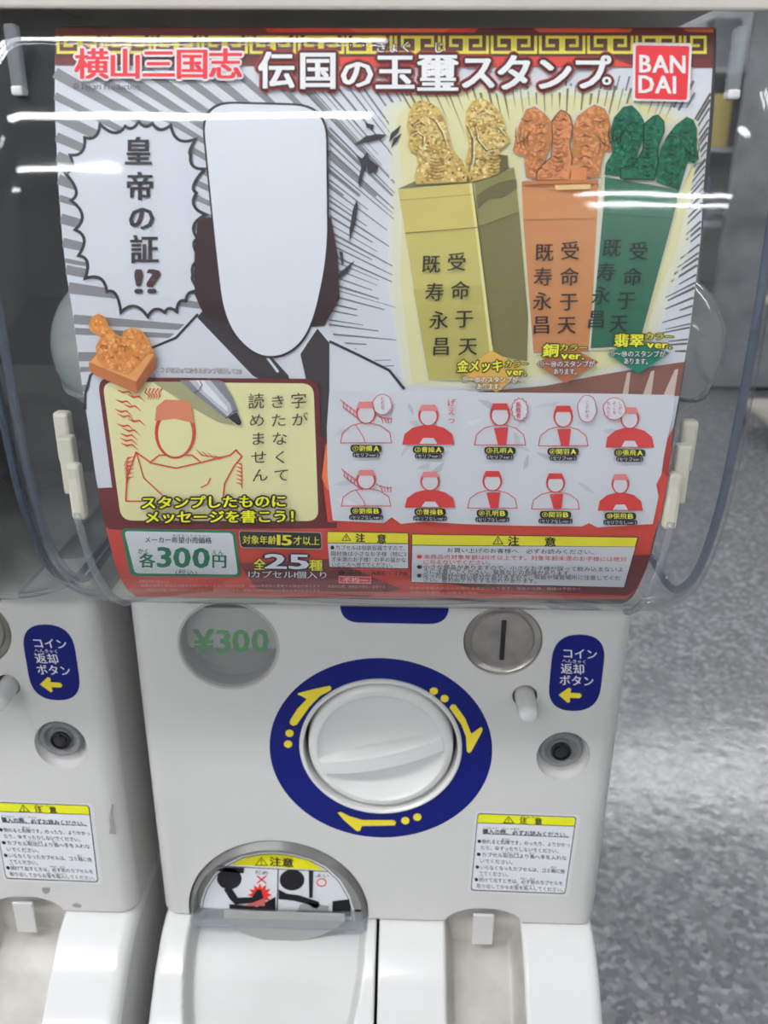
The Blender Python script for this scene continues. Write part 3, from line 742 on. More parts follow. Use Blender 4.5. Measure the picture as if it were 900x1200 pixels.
# safety sticker on the flap
c2 = crop(200, 970, 3.4615); SP = on_plane(0.0044)
arc = [(118, 328), (124, 290), (140, 245), (175, 192), (225, 147), (290, 115), (360, 102), (420, 99), (490, 106), (565, 126), (630, 158), (690, 214), (728, 280), (746, 340), (748, 380)]
a = Art('safety_sticker', mach, SP, None)
a.poly(c2(arc), (205, 208, 212), 1)
def shrink(pts, k, cx=430, cy=330): return [(cx+(x-cx)*k, cy+(y-cy)*k) for x, y in pts]
a.line(c2(shrink(arc, 0.968)), 0.8, (30, 30, 30), 2, True)
top = [p for p in shrink(arc, 0.965) if p[1] < 165]
a.poly(c2([(247, 150)]+[(285, 128), (355, 110), (420, 106), (488, 112), (560, 132), (622, 172)]), (240, 205, 30), 2)
a.line(c2([(190, 155), (640, 178)]), 0.8, (30, 30, 30), 3); a.line(c2([(436, 166), (432, 346)]), 1.2, (30, 30, 30), 3)
ss = a.build()
a = Art('sticker_pictures', ss, SP, None, base=3)
tri_sign(a, c2, 368, 137, 24, 15, 1); a.text('注意', *c2([(400, 136), (500, 144)]), 11, BK, 1, 0.035)
a.text('だめ', *c2([(340, 180), (398, 184)]), 5, BK, 1); a.text('よい', *c2([(586, 192), (645, 196)]), 5, BK, 1)
RD = (215, 50, 45)
a.line(c2([(350, 195), (388, 226)]), 1.5, RD, 1); a.line(c2([(388, 195), (350, 226)]), 1.5, RD, 1)
q = c2([(612, 222)])[0]; a.ring(q[0], q[1], 5.2, 4.5, 1.2, RD, 1)
st = []
for k in range(24):
    t = math.pi*2*k/24; rr = 50 if k % 2 == 0 else 31; st.append((362+rr*math.cos(t), 273+rr*0.95*math.sin(t)))
a.poly(c2(st), RD, 1)
q = c2([(238, 207)])[0]; a.disc(q[0], q[1], 14.5, 12.5, BK, 1); q = c2([(492, 212)])[0]; a.disc(q[0], q[1], 14.5, 12.5, BK, 1)
a.poly(c2([(186, 175), (215, 160), (298, 163), (296, 185), (230, 180)]), BK, 1)
a.poly(c2([(215, 250), (246, 244), (272, 284), (330, 282), (352, 250), (368, 252), (378, 290), (362, 302), (262, 312), (240, 290)]), BK, 2)
a.poly(c2([(238, 310), (340, 318), (350, 322), (425, 280), (425, 342), (238, 328)]), BK, 2); a.poly(c2([(290, 318), (382, 318), (382, 284), (345, 300)]), (190, 100, 95), 3)
a.poly(c2([(438, 250), (470, 268), (520, 274), (600, 300), (606, 315), (590, 330), (560, 312), (500, 296), (438, 290)]), BK, 2)
a.poly(c2([(560, 175), (578, 176), (576, 285), (562, 284)]), BK, 2)
a.poly(c2([(515, 335), (525, 312), (560, 305), (640, 318), (640, 344)]), (150, 150, 150), 2)
a.poly(c2([(657, 298), (725, 290), (733, 360), (512, 345), (512, 336), (655, 342)]), BK, 2)
a.build()

# ------------------------------------------------------------------ capsules inside the case
def capsule(c, rad, label, cols, seed):
    t = empty('capsule', c, label, 'capsule', 'clear capsules standing beside the poster')
    for nm, sgn, m in (('capsule_cap', 1, cols[0]), ('capsule_base', -1, cols[1])):
        bm = bmesh.new(); rings = []
        for i in range(15):
            ph = math.pi/2*i/14; rr = rad*math.cos(ph); rings.append([bm.verts.new((rr*math.cos(2*math.pi*k/40), rr*math.sin(2*math.pi*k/40), sgn*rad*math.sin(ph))) for k in range(40)])
        for u, v in zip(rings, rings[1:]):
            for k in range(40):
                q = (u[k], u[(k+1) % 40], v[(k+1) % 40], v[k]); bm.faces.new(q if sgn > 0 else q[::-1])
        bmesh.ops.remove_doubles(bm, verts=bm.verts, dist=1e-6)
        o = obj(nm, bm, m, t, True); o.rotation_euler = (0.35, 0.5 if c[0] > 0 else -0.4, 0)
    bm = bmesh.new()
    pts = [(rad*1.012*math.cos(2*math.pi*k/40), rad*1.012*math.sin(2*math.pi*k/40), 0) for k in range(41)]
    tube(bm, pts, rad*0.03, 6); o = obj('capsule_band', bm, cols[2], t, True); o.rotation_euler = (0.35, 0.5 if c[0] > 0 else -0.4, 0)
    rn = random.Random(seed); bm = bmesh.new(); bmesh.ops.create_icosphere(bm, subdivisions=3, radius=rad*(0.62 if c[0] > 0 else 0.78))
    for v in bm.verts: v.co *= 1+rn.uniform(-.22, .2); v.co.z *= 0.85
    obj('wrapped_stamp', bm, cols[3], t)
M_cc = clear('capsule_clear', (0.84, 0.86, 0.84), 0.30, 0.05); M_cb = clear('capsule_milky', (0.66, 0.74, 0.73), 0.42, 0.08, 0, (0.62, 0.68, 0.66))
M_wrap = mat('crinkled_wrapper', (0.42, 0.42, 0.38), 0.12, spec=0.9); M_wrapb = mat('wrapper_brownish', (0.27, 0.22, 0.20), 0.15, spec=0.8)
M_band = mat('capsule_band_dark', (0.05, 0.055, 0.06), 0.3)
capsule((0.1125, -0.058, 1.1265), 0.0322, 'clear capsule peeking out to the right of the poster', (M_cc, M_cc, M_band, M_wrap), 5)
capsule((-0.1035, -0.060, 1.1245), 0.0325, 'milky capsule peeking out to the left of the poster', (M_cb, M_cb, M_ridge, M_wrapb), 9)

# ------------------------------------------------------------------ the poster
exec_poster = True
LE = [(65, 33), (64.5, 70), (64, 107), (65, 144), (67.5, 200), (69, 225), (73, 279), (78, 322), (86, 373), (96, 451), (104, 502), (112, 558), (120, 600), (125.5, 624), (135, 662), (142, 680), (150, 692), (160, 699)]
RE = [(837, 32), (836, 60), (834.5, 87), (831, 144), (824, 225), (821, 279), (816.5, 322), (808, 390), (802, 425), (796, 463), (789, 502), (783, 558), (775.5, 600), (766, 630), (759, 662), (750, 684), (742, 695), (733, 702)]
outline = LE+RE[::-1]
pa = Art('poster', None, on_poster)
pa.poly(outline, (203, 206, 213), 0)
back = pa.mi((120, 115, 110))
poster = pa.build()
tag(poster, 'colourful product poster with stamp pictures behind the clear front of the central machine', 'poster')
md = poster.modifiers.new('thick', 'SOLIDIFY'); md.thickness = 0.0003; md.offset = -1
def edge_x(tab, y): return float(np.interp(y, [p[1] for p in tab], [p[0] for p in tab]))
def A(name, parent=None, base=0): return Art(name, parent or poster, on_poster, 10.0, base)
# everything below is print on the poster; colours read off the photograph
rn = random.Random(11); C0 = (650, 415)
a = A('burst_lines')
def wedge(x_or_y, edge, th, inner, col, lay=1):
    """a ray that tapers from the poster's edge towards the burst's centre"""
    p = edge; d = Vector((C0[0]-p[0], C0[1]-p[1])); L = d.length; d.normalize(); nn = Vector((-d.y, d.x))
    q = Vector(p)+d*(L*inner); t2 = th*(1-inner)*0.6
    a.poly([tuple(Vector(p)+nn*th/2), tuple(q+nn*t2/2), tuple(q-nn*t2/2), tuple(Vector(p)-nn*th/2)], col, lay)
GS = (128, 129, 132)
for y, th in ((85, 13), (112, 9), (135, 13), (160, 11), (183, 12), (210, 12), (232, 8), (256, 12), (284, 11), (305, 5), (316, 11), (337, 13), (374, 11), (388, 8), (418, 11), (433, 6), (455, 8)):
    wedge(0, (edge_x(LE, y), y), th, 0.42, GS)
for x, th in ((95, 10), (130, 12), (165, 11), (200, 10), (235, 11), (270, 9), (305, 8), (335, 6)):
    wedge(0, (x, 78), th, 0.45, GS)
for k in range(44):     # thin rays over the top, from title down to the seals' glow
    x = 345+k*10.9+rn.uniform(-3, 3)
    if x > 822: continue
    wedge(0, (x, 92+rn.uniform(-4, 6)), rn.uniform(1.2, 3.6), rn.uniform(.2, .42), (104, 104, 100))
for k in range(34):     # left of the seals
    y = 150+k*8.6+rn.uniform(-2, 2); x = 386
    wedge(0, (x, y), rn.uniform(1.2, 3.0), rn.uniform(.12, .34), (108, 108, 112))
for k in range(34):     # right of the seals
    y = 110+k*9.2+rn.uniform(-3, 3)
    if y > 415: continue
    wedge(0, (edge_x(RE, y)-0.5, y), rn.uniform(1.2, 3.4), rn.uniform(.08, .3), (92, 88, 80))
a.build()
# pale yellow glow printed round the seals
a = A('glow_print', base=1)
def halo(k):
    return [(475-9*k, 215-4*k), (467-9*k, 140-6*k), (490, 112-7*k), (560, 108-7*k), (600, 118-6*k), (650, 112-6*k), (720, 118-6*k), (760, 125-8*k), (800+4*k, 150-6*k), (815-2*k, 200), (790+9*k, 290), (770+9*k, 340), (745+8*k, 420), (700, 432+6*k), (560, 445+6*k), (485-6*k, 448+2*k), (472-9*k, 330)]
a.poly(halo(2.1), (210, 211, 200), 0); a.poly(halo(1.4), (212, 210, 186), 1); a.poly(halo(0.3), (210, 206, 156), 2)
rnd2 = random.Random(5)
for k in range(38):
    x = 470+k*9.3; t = rnd2.uniform(1.2, 3.2)
    d = Vector((C0[0]-x, C0[1]-100)).normalized(); p = Vector((x, 100+rnd2.uniform(0, 10))); q = p+d*rnd2.uniform(20, 70); nn = Vector((-d.y, d.x))
    a.poly([tuple(p+nn*t/2), tuple(q), tuple(p-nn*t/2)], (110, 106, 80), 3)
a.build()
# banner with key pattern
a = A('banner', base=2)
a.poly([(65, 33), (837, 32), (835.5, 79), (64.5, 76)], (105, 30, 28), 1)
a.poly([(310, 33), (560, 33), (540, 60), (700, 62), (745, 78), (390, 78), (330, 60)], (205, 60, 42), 2)
a.poly([(405, 33), (530, 33), (500, 46), (440, 46)], (222, 92, 58), 3)
a.poly([(625, 33), (742, 33), (735, 41), (640, 44)], (214, 82, 52), 3)
a.poly([(800, 33), (836, 33), (836, 38), (805, 37)], (205, 95, 60), 3)
a.poly([(65, 38), (836, 38), (835, 66), (65, 66)], (92, 38, 30), 4)
bn = a.build()
a = A('key_pattern', bn, base=6)
YK = (226, 202, 66)
def key(x, flip, s=1.0, c=YK, off=0.0):
    pts = [(18.5, 11.5), (9, 11.5), (9, 1.6), (25, 1.6), (25, 19.4), (1.2, 19.4), (1.2, 0)]
    if flip: pts = [(26.5-u, v) for u, v in pts]
    a.line([(x+u+off, 42+v+off) for u, v in pts], 3.4, c, 1 if off == 0 else 0)
x = 67.0; k = 0
while x < 836-20:
    key(x, k % 2 == 1, c=(60, 22, 18), off=1.2); key(x, k % 2 == 1); x += 27.0 if k % 2 == 0 else 29.5; k += 1
key(x-1, k % 2 == 1) if x < 818 else None
a.build()
# title
a = A('title_lettering', base=8)
for i, ch in enumerate('横山三国志'):
    cx = 107.5+i*39.2
    a.text(ch, (cx-20.5, 74.5), (cx+20.5, 74.5), 38, (204, 44, 50), 2, 0.035, outline=(208, 205, 210), ow=0.085)
big = [('伝', 302, 346, 82, 46), ('国', 349, 396, 82, 47), ('の', 397, 440, 86, 38), ('玉', 439, 487, 84, 46), ('璽', 488, 538, 85, 47), ('ス', 538, 583, 84, 46), ('タ', 580, 626, 85, 46), ('ン', 626, 672, 86, 44), ('プ', 670, 716, 85, 44), ('。', 705, 736, 86, 30)]
for ch, x0, x1, y, s in big:
    for dx, dy in ((-1.8, 0), (1.8, 0), (0, 1.8), (0, -1.8)):
        a.text(ch, (x0+dx, y+dy), (x1+dx, y+dy), s, (150, 38, 30), 0, 0.085)
    a.text(ch, (x0, y), (x1, y), s, (218, 218, 222), 2, 0.035, outline=(52, 14, 16), ow=0.085)
for t, x0, x1, y in (('ぎょく', 440, 483, 55), ('じ', 507, 521, 55.5)): a.text(t, (x0, y), (x1, y), 14, (218, 218, 222), 2, 0.015, outline=(60, 15, 15))
a.text('© Hikari Production', (85, 101), (164, 101), 10, (78, 78, 84), 1, 0.015)
a.build()
# maker logo
a = A('maker_logo', base=12)
a.rrect([(742, 49.5), (811, 50.5), (808, 119.5), (741, 118)], 4, (214, 208, 212), 1); a.rrect([(745, 53), (808, 54), (805, 117), (744, 115.5)], 3, (203, 46, 52), 2)
lg = a.build()
a = A('logo_lettering', lg, base=14)
a.text('BAN', (748.5, 74), (804, 75), 29, (222, 214, 218), 1, 0.035); a.text('DAI', (747.5, 98), (793, 99), 29, (222, 214, 218), 1, 0.035)
a.build()
# speech bubble
cb = crop(60, 100, 4.285)
tips = [(245, 196), (372, 205), (440, 180), (508, 190), (600, 200), (724, 270), (700, 345), (770, 420), (730, 540), (775, 650), (735, 770), (760, 880), (712, 960), (745, 1040), (676, 1082), (630, 1136), (570, 1140), (485, 1162), (350, 1140), (280, 1036), (170, 970), (137, 855), (120, 725), (100, 578), (70, 440), (95, 350), (168, 262)]
bub = []
for i, p in enumerate(tips):
    q = tips[(i+1) % len(tips)]; m = Vector(((p[0]+q[0])/2, (p[1]+q[1])/2)); d = Vector((430, 660))-m; L = (Vector(q)-Vector(p)).length
    cpt = m+d.normalized()*L*0.62
    for k in range(7):
        t = k/7; bub.append(tuple(Vector(p)*(1-t)**2+cpt*2*t*(1-t)+Vector(q)*t*t))
bub = cb(bub)
a = A('speech_bubble', base=2)
a.poly(bub, (203, 206, 213), 1); a.line(bub, 3.6, (35, 33, 38), 2, True); sb = a.build()
a = A('bubble_lettering', sb, base=5)
INKB = (40, 32, 36)
for ch, x, y, s in (('皇', 162, 177, 35), ('帝', 164, 218, 35), ('の', 166, 255, 33), ('証', 169, 292, 35)): a.text(ch, (x-17, y), (x+17, y), s, INKB, 1, 0.035)
a.text('!', (156, 329), (169, 329), 40, (60, 25, 30), 1, 0.035); a.text('?', (170, 329), (190, 329), 40, (60, 25, 30), 1, 0.035)
a.build()
# plain blank figure shape standing in for the drawing, and the robe's black bands
a = A('blank_figure_print', base=7)
WP = (203, 206, 213)
robe = [(116, 560), (100, 470), (112, 432), (160, 412), (196, 398), (226, 372), (262, 352), (372, 352), (392, 395), (455, 432), (478, 470), (478, 520), (384, 520), (384, 612), (130, 600)]
a.poly([p for p in robe], WP, 0)
a.line([(100, 480), (100, 462), (106, 440), (122, 424)], 3.2, INKB, 1); a.line([(172, 410), (206, 396), (232, 368)], 3.0, INKB, 1)
a.poly([(231, 372), (252, 346), (300, 398), (338, 440), (346, 470), (310, 448), (296, 440)], INKB, 1)
a.poly([(352, 415), (372, 385), (386, 402), (386, 515), (374, 512), (362, 460)], INKB, 1)
a.line([(386, 400), (420, 416), (456, 434), (474, 456)], 3.2, INKB, 1)
a.line([(296, 398), (330, 450), (344, 520)], 2.4, INKB, 2); a.line([(262, 352), (326, 436)], 3.0, WP, 2)
hood = [(232, 255), (228, 300), (228, 345), (240, 372), (270, 380), (345, 385), (380, 382), (398, 350), (396, 300), (388, 255)]
a.poly(hood, (48, 30, 34), 3)
head = rounded([(234, 118), (384, 122), (386, 300), (366, 390), (336, 420), (298, 420), (262, 380), (252, 300)], 40, 8)
a.poly(head, INKB, 4); a.poly([(312+(x-312)*0.968, 262+(y-262)*0.982) for x, y in head], WP, 5)
a.build()
# brush strokes of the drawn sound word
c3b = crop(380, 130, 3.636)
a = A('sound_strokes', base=4)
for q in ([(175, 50), (212, 60), (206, 78), (180, 70)], [(125, 145), (175, 108), (225, 98), (268, 102), (240, 122), (185, 133)], [(275, 132), (284, 95), (326, 60), (316, 92)], [(284, 160), (296, 118), (330, 95), (312, 128)],
          [(133, 186), (162, 202), (184, 175), (190, 202), (231, 236), (222, 262), (186, 264), (182, 236), (170, 262), (150, 328), (144, 300), (158, 236), (150, 214)], [(108, 560), (107, 510), (122, 420), (137, 380), (145, 402), (132, 480)],
          [(63, 595), (79, 602), (82, 650), (74, 658)], [(50, 728), (66, 688), (130, 636), (100, 690)]):
    a.poly(c3b(q), (38, 38, 44), 1)
a.build()
# --- the three seals
def seal_text(a, c, cols, size, col, lay, lean=0.0):
    for ch, x, y in cols:
        q = c([(x, y)])[0]; a.text(ch, (q[0]-size/2, q[1]), (q[0]+size/2, q[1]-0.4), size, col, lay, 0.015, lean=lean)
# gold
a = A('gold_seal_print', base=5); G1, G2, G3 = (188, 178, 98), (196, 186, 112), (112, 106, 56)
a.poly(c3b([(312, 328), (395, 292), (630, 262), (810, 236), (832, 432), (868, 880), (866, 1070), (715, 1042), (705, 1152), (440, 1146), (430, 1120), (342, 520)]), (206, 202, 176), 0)
a.poly(c3b([(316, 332), (390, 298), (800, 240), (640, 306)]), (120, 112, 60), 1)
a.poly(c3b([(316, 336), (628, 308), (654, 494), (345, 520)]), (196, 180, 100), 2); a.poly(c3b([(345, 522), (654, 496), (714, 1040), (700, 1148), (444, 1142)]), G1, 2)
a.poly(c3b([(380, 760), (680, 740), (712, 1040), (700, 1148), (444, 1142)]), (176, 166, 86), 3)
a.poly(c3b([(640, 306), (808, 240), (830, 428), (656, 494)]), (132, 126, 72), 2); a.poly(c3b([(656, 496), (830, 430), (868, 880), (864, 1066), (722, 1040)]), G3, 2)
a.poly(c3b([(650, 360), (700, 325), (760, 300), (818, 290), (822, 330), (760, 370), (700, 375), (655, 420)]), (98, 92, 52), 3)
a.poly(c3b([(616, 308), (630, 306), (662, 560), (722, 1040), (706, 1040), (650, 560)]), (214, 206, 140), 4); a.line(c3b([(632, 308), (664, 560), (718, 1000)]), 1.2, (80, 72, 34), 5)
a.line(c3b([(345, 521), (654, 496), (830, 430)]), 0.9, (96, 84, 40), 5); a.line(c3b([(322, 380), (628, 356)]), 0.6, (140, 126, 70), 5)
gs = a.build()
a = A('dragon_knob_print', gs, base=9)
d1 = c3b([(352, 60), (362, 10), (380, -30), (405, -45), (450, -38), (490, -10), (515, 40), (530, 110), (550, 170), (590, 215), (612, 270), (606, 302), (392, 312), (384, 280), (398, 230), (392, 180), (372, 175), (356, 150), (362, 110)])
d2 = c3b([(600, 215), (618, 150), (600, 60), (605, 0), (630, -40), (670, -58), (720, -30), (760, 20), (775, 90), (795, 125), (770, 150), (745, 165), (752, 215), (745, 262), (700, 285), (625, 302), (606, 260)])
a.poly(c3b([(745, 185), (782, 190), (785, 240), (748, 262)]), (92, 86, 48), 1)
for d in (d1, d2):
    a.poly(d, (186, 158, 88), 1); r_ = random.Random(len(d)); mottle(a, d, [(206, 182, 116), (164, 134, 70), (214, 194, 132), (150, 120, 58), (198, 172, 98)], 500, 3.4, 2, r_)
    mottle(a, d, [(236, 222, 170), (112, 86, 38), (212, 190, 120)], 160, 1.5, 3, r_)
for q in ([(372, 60), (400, 40), (430, 58)], [(364, 100), (392, 86), (420, 110), (416, 150)], [(430, 20), (470, 40), (500, 90), (520, 150)], [(640, 20), (680, 0), (720, 20)], [(700, 60), (740, 70), (772, 110)], [(640, 60), (650, 120), (690, 170), (740, 160)], [(606, 60), (630, 120), (630, 200), (618, 260)]):
    a.line(c3b(q), [.5]+[2.0]*(len(q)-2)+[.5], (118, 90, 40), 4); a.line(c3b([(x+9, y+3) for x, y in q]), [.4]+[1.3]*(len(q)-2)+[.4], (236, 224, 176), 4)
for k in range(7):
    y = 200+k*14; a.line(c3b([(450, y), (480, y+6), (508, y+1)]), 0.9, (120, 90, 40), 4); a.line(c3b([(700, y-12), (725, y-6), (748, y-12)]), 0.9, (120, 90, 40), 4)
a.build()
a = A('seal_lettering', gs, base=12)
seal_text(a, c3b, [('受', 564, 643), ('命', 580, 765), ('于', 596, 886), ('天', 612, 1003), ('既', 455, 652), ('寿', 470, 772), ('永', 488, 892), ('昌', 498, 1003)], 23, (40, 36, 22), 1, 0.04); a.build()
# copper and green
c4b = crop(580, 110, 3.427)
def seal2(name, lidp, bodyp, heads, edge, base, lid, light, cols, seed, bs):
    a = A(name, base=bs)
    a.poly(c4b(edge), (206, 202, 186), 0)
    a.poly(c4b(bodyp), base, 1); a.poly(c4b(lidp), lid, 2)
    a.line(c4b([lidp[-1], lidp[-2]]), 0.8, cols[1], 3); s_ = a.build()
    a = A('dragon_knob_print', s_, base=bs+4); r_ = random.Random(seed)
    for i, h in enumerate(heads):
        h = c4b(h); hc = cols[i % 2+2] if i == 1 else base
        a.poly(h, (hc if i == 1 else tuple(int(v*0.93) for v in base)), 1+(2 if i == 1 else 0))
        mottle(a, h, cols, 260, 2.9, 2+(2 if i == 1 else 0), r_); mottle(a, h, cols, 120, 1.6, 2+(2 if i == 1 else 0), r_)
    DKC = tuple(int(v*(0.62 if base[0] > 100 else 0.42)) for v in base)
    L_, M_, R_ = heads
    for h in (L_, R_):
        cx_ = sum(p[0] for p in h)/len(h); w_ = max(p[0] for p in h)-min(p[0] for p in h); y_ = min(p[1] for p in h); sg = 1 if h is L_ else -1
        a.line(c4b([(cx_-sg*w_*.28, y_+w_*.30), (cx_-sg*w_*.12, y_+w_*.38), (cx_+sg*w_*.02, y_+w_*.34)]), [.4, 1.8, .4], DKC, 4)
        a.line(c4b([(cx_-sg*w_*.40, y_+w_*.95), (cx_-sg*w_*.20, y_+w_*.86), (cx_, y_+w_*.62)]), [.5, 1.8, .4], DKC, 4)
        for k in range(6): a.line(c4b([(cx_+sg*w_*.05, y_+w_*(.5+k*.22)), (cx_+sg*w_*.22, y_+w_*(.44+k*.22)), (cx_+sg*w_*.34, y_+w_*(.50+k*.22))]), [.3, 1.3, .3], DKC, 4)
        for k in range(4): a.line(c4b([(cx_-sg*w_*(.38-.1*k), y_+w_*(.5+.04*k)), (cx_-sg*w_*(.42-.1*k), y_+w_*(.75+.05*k)), (cx_-sg*w_*(.36-.1*k), y_+w_*(.98+.04*k))]), [.4, 1.2, .3], DKC, 4)
    mx = sum(p[0] for p in M_)/len(M_); my = min(p[1] for p in M_)
    a.line(c4b(M_), 1.3, DKC, 5, True)
    for k in range(9): a.line(c4b([(mx-24, my+92+k*18), (mx, my+102+k*18), (mx+24, my+92+k*18)]), [.3, 1.1, .3], DKC, 6)
    for sg in (-1, 1): a.line(c4b([(mx+sg*4+6, my+44), (mx+sg*20+6, my+34), (mx+sg*30+6, my+46)]), [.3, 1.5, .3], DKC, 6)
    a.line(c4b([(mx-12, my+72), (mx+6, my+80), (mx+24, my+72)]), [.3, 1.3, .3], DKC, 6)
    return a, s_
hc = [[(72, 228), (80, 190), (95, 130), (125, 62), (160, 50), (200, 78), (225, 108), (232, 180), (215, 230), (190, 290), (180, 345), (125, 335), (118, 280), (118, 250), (95, 245)],
      [(228, 110), (246, 84), (265, 65), (285, 72), (302, 90), (312, 130), (300, 200), (310, 260), (300, 345), (168, 347), (168, 315), (190, 285), (225, 255), (232, 180)],
      [(315, 130), (330, 90), (370, 60), (400, 42), (440, 58), (458, 90), (465, 130), (470, 185), (487, 212), (462, 236), (440, 230), (425, 285), (420, 335), (330, 338), (300, 300), (312, 220)]]
a, s_ = seal2('copper_seal_print', [(107, 352), (416, 346), (410, 500), (113, 505)], [(113, 503), (410, 500), (381, 1036), (155, 1042)], hc,
              [(66, 235), (88, 120), (130, 50), (170, 42), (225, 98), (268, 56), (310, 88), (398, 34), (452, 55), (478, 180), (496, 220), (440, 245), (426, 330), (420, 500), (388, 1045), (146, 1050), (100, 350), (110, 255)],
              (186, 124, 70), (192, 130, 76), None, [(206, 140, 94), (166, 98, 56), (200, 132, 82), (200, 134, 86), (178, 108, 66)], 21, 5)
a.poly(c4b([(112, 350), (300, 343), (416, 346), (414, 358), (112, 364)]), (176, 106, 62), 5)
a.poly(c4b([(240, 366), (384, 362), (384, 382), (245, 386)]), (226, 178, 122), 5)
a.poly(c4b([(300, 285), (370, 300), (368, 345), (290, 345)]), (196, 126, 78), 5); a.build()
a = A('seal_lettering', s_, base=10)
seal_text(a, c4b, [('受', 302, 630), ('命', 300, 735), ('于', 297, 835), ('天', 288, 928), ('既', 198, 636), ('寿', 193, 735), ('永', 190, 833), ('昌', 187, 928)], 23, (52, 34, 26), 1, 0.02); a.build()
hg = [[(462, 150), (478, 95), (515, 52), (550, 45), (580, 75), (600, 110), (598, 180), (575, 235), (560, 330), (440, 325), (445, 280), (470, 240)],
      [(600, 120), (635, 90), (655, 85), (678, 110), (680, 150), (655, 215), (655, 280), (640, 345), (505, 340), (505, 300), (560, 285), (595, 220)],
      [(690, 170), (725, 125), (770, 92), (798, 105), (812, 140), (812, 215), (820, 262), (800, 280), (775, 270), (760, 320), (742, 385), (650, 355), (648, 290), (665, 220)]]
a, s_ = seal2('green_seal_print', [(442, 333), (741, 385), (715, 500), (433, 480)], [(433, 480), (715, 500), (578, 1010), (384, 1022)], hg,
              [(455, 120), (510, 42), (560, 36), (604, 100), (655, 76), (684, 130), (770, 82), (815, 110), (822, 220), (832, 268), (790, 290), (752, 380), (580, 1020), (376, 1030), (425, 480), (434, 330)],
              (18, 92, 66), (22, 98, 70), None, [(20, 102, 74), (12, 72, 52), (30, 118, 86), (20, 100, 72), (10, 64, 48)], 33, 7)
a.build()
a = A('seal_lettering', s_, base=12)
seal_text(a, c4b, [('受', 578, 632), ('命', 553, 735), ('于', 528, 830), ('天', 497, 922), ('既', 470, 618), ('寿', 447, 715), ('永', 427, 810), ('昌', 408, 905)], 23, (24, 40, 34), 1, 0.1); a.build()
# brown streaks under the seals
a = A('streak_print', base=3)
strk = [(560, 459), (640, 452), (700, 440), (760, 430), (802, 424), (796, 464), (560, 464)]
a.poly(strk, (122, 74, 58), 1)
for k in range(9):
    x = 585+k*24; p = [(x, 464), (x+7+k % 3*3, 464), (x-14+k*4, 448-k*2), (x-18+k*4, 449-k*2)]
    if all(inside(q, [(550, 466)]+strk[1:5]+[(800, 466)]) or q[1] > 463 for q in p): a.poly(p, (196, 176, 164), 2)
a.build()
# captions with diamonds
a = A('caption_diamonds', base=14)
YT = (232, 214, 52)
a.poly(c3b([(575, 1110), (715, 1022), (850, 1095), (735, 1200)]), (203, 160, 74), 1); a.poly(c4b([(165, 1085), (285, 1005), (417, 1078), (287, 1163)]), (160, 96, 60), 1); a.poly(c4b([(452, 1042), (575, 990), (702, 1040), (577, 1124)]), (14, 112, 88), 1)
cd_ = a.build()
a = A('caption_lettering', cd_, base=15); OC = (70, 62, 20)
a.text('金メッキ', *c3b([(566, 1088), (762, 1085)]), 15, YT, 2, 0.035, ow=0.13, outline=OC, lean=.1); a.text('カラー', *c3b([(768, 1078), (872, 1078)]), 9, YT, 2, 0.015, ow=0.13, outline=OC, lean=.15); a.text('ver.', *c3b([(775, 1110), (862, 1111)]), 12, YT, 2, 0.035, ow=0.13, outline=OC)
a.text('銅', *c4b([(192, 1030), (258, 1030)]), 16, YT, 2, 0.035, ow=0.13, outline=OC, lean=.1); a.text('カラー', *c4b([(258, 1018), (374, 1020)]), 9, YT, 2, 0.015, ow=0.13, outline=OC, lean=.15); a.text('ver.', *c4b([(264, 1050), (360, 1051)]), 12, YT, 2, 0.035, ow=0.13, outline=OC)
a.text('翡翠', *c4b([(478, 990), (600, 990)]), 16, YT, 2, 0.035, ow=0.13, outline=OC, lean=.1); a.text('カラー', *c4b([(600, 972), (720, 976)]), 9, YT, 2, 0.015, ow=0.13, outline=OC, lean=.15); a.text('ver.', *c4b([(608, 1005), (710, 1008)]), 12, YT, 2, 0.035, ow=0.13, outline=OC)
for c, t1, q1, q2, oc in ((c3b, '①〜⑮のスタンプが', [(588, 1144), (826, 1146)], [(648, 1174), (768, 1175)], (150, 120, 50)), (c4b, '①〜⑩のスタンプが', [(172, 1085), (402, 1084)], [(234, 1115), (342, 1116)], (90, 52, 30)), (c4b, '①〜⑩のスタンプが', [(456, 1043), (686, 1045)], [(516, 1073), (628, 1075)], (8, 70, 54))):
    a.text(t1, *c(q1), 8, (214, 214, 214), 2, 0.015, ow=0.13, outline=oc); a.text('あります。', *c(q2), 8, (214, 214, 214), 2, 0.015, ow=0.13, outline=oc)
a.build()

# --- lower part: red ground
a = A('red_ground_print', base=9)
def ex(tab, ys): return [(edge_x(tab, y), y) for y in ys]
a.poly(ex(LE, [572, 590, 600, 612, 622])+[(390, 628), (395, 512), (376, 512), (376, 560)], (92, 30, 32), 1)
a.poly(ex(LE, [618, 630, 640, 662, 680, 692, 699])+ex(RE, [702, 695, 684, 662, 640, 630, 612, 600, 558, 530])+[(770, 520), (384, 520), (378, 560), (384, 612), (300, 618)], (184, 60, 48), 2)
a.poly([(382, 520), (392, 520), (392, 560), (384, 575), (377, 560)], (220, 110, 60), 3)
a.poly([(125, 612), (395, 612), (395, 619), (140, 621), (127, 620)], (96, 30, 32), 3)
a.poly(ex(RE, [650, 662, 676, 690])+[(735, 698), (640, 694), (560, 690), (480, 676), (500, 660)], (96, 38, 40), 3)
a.poly([(280, 660), (385, 655), (470, 690), (430, 700), (300, 690)], (112, 44, 46), 3)
a.poly(ex(LE, [690, 699])+[(733, 702), (737, 699), (500, 694), (300, 692)], (176, 84, 76), 4)
a.poly(ex(RE, [500, 520, 545, 560])+[(776, 552), (779, 520)], (150, 44, 38), 3)
a.build()
a = A('stamp_sheet_print', base=13)
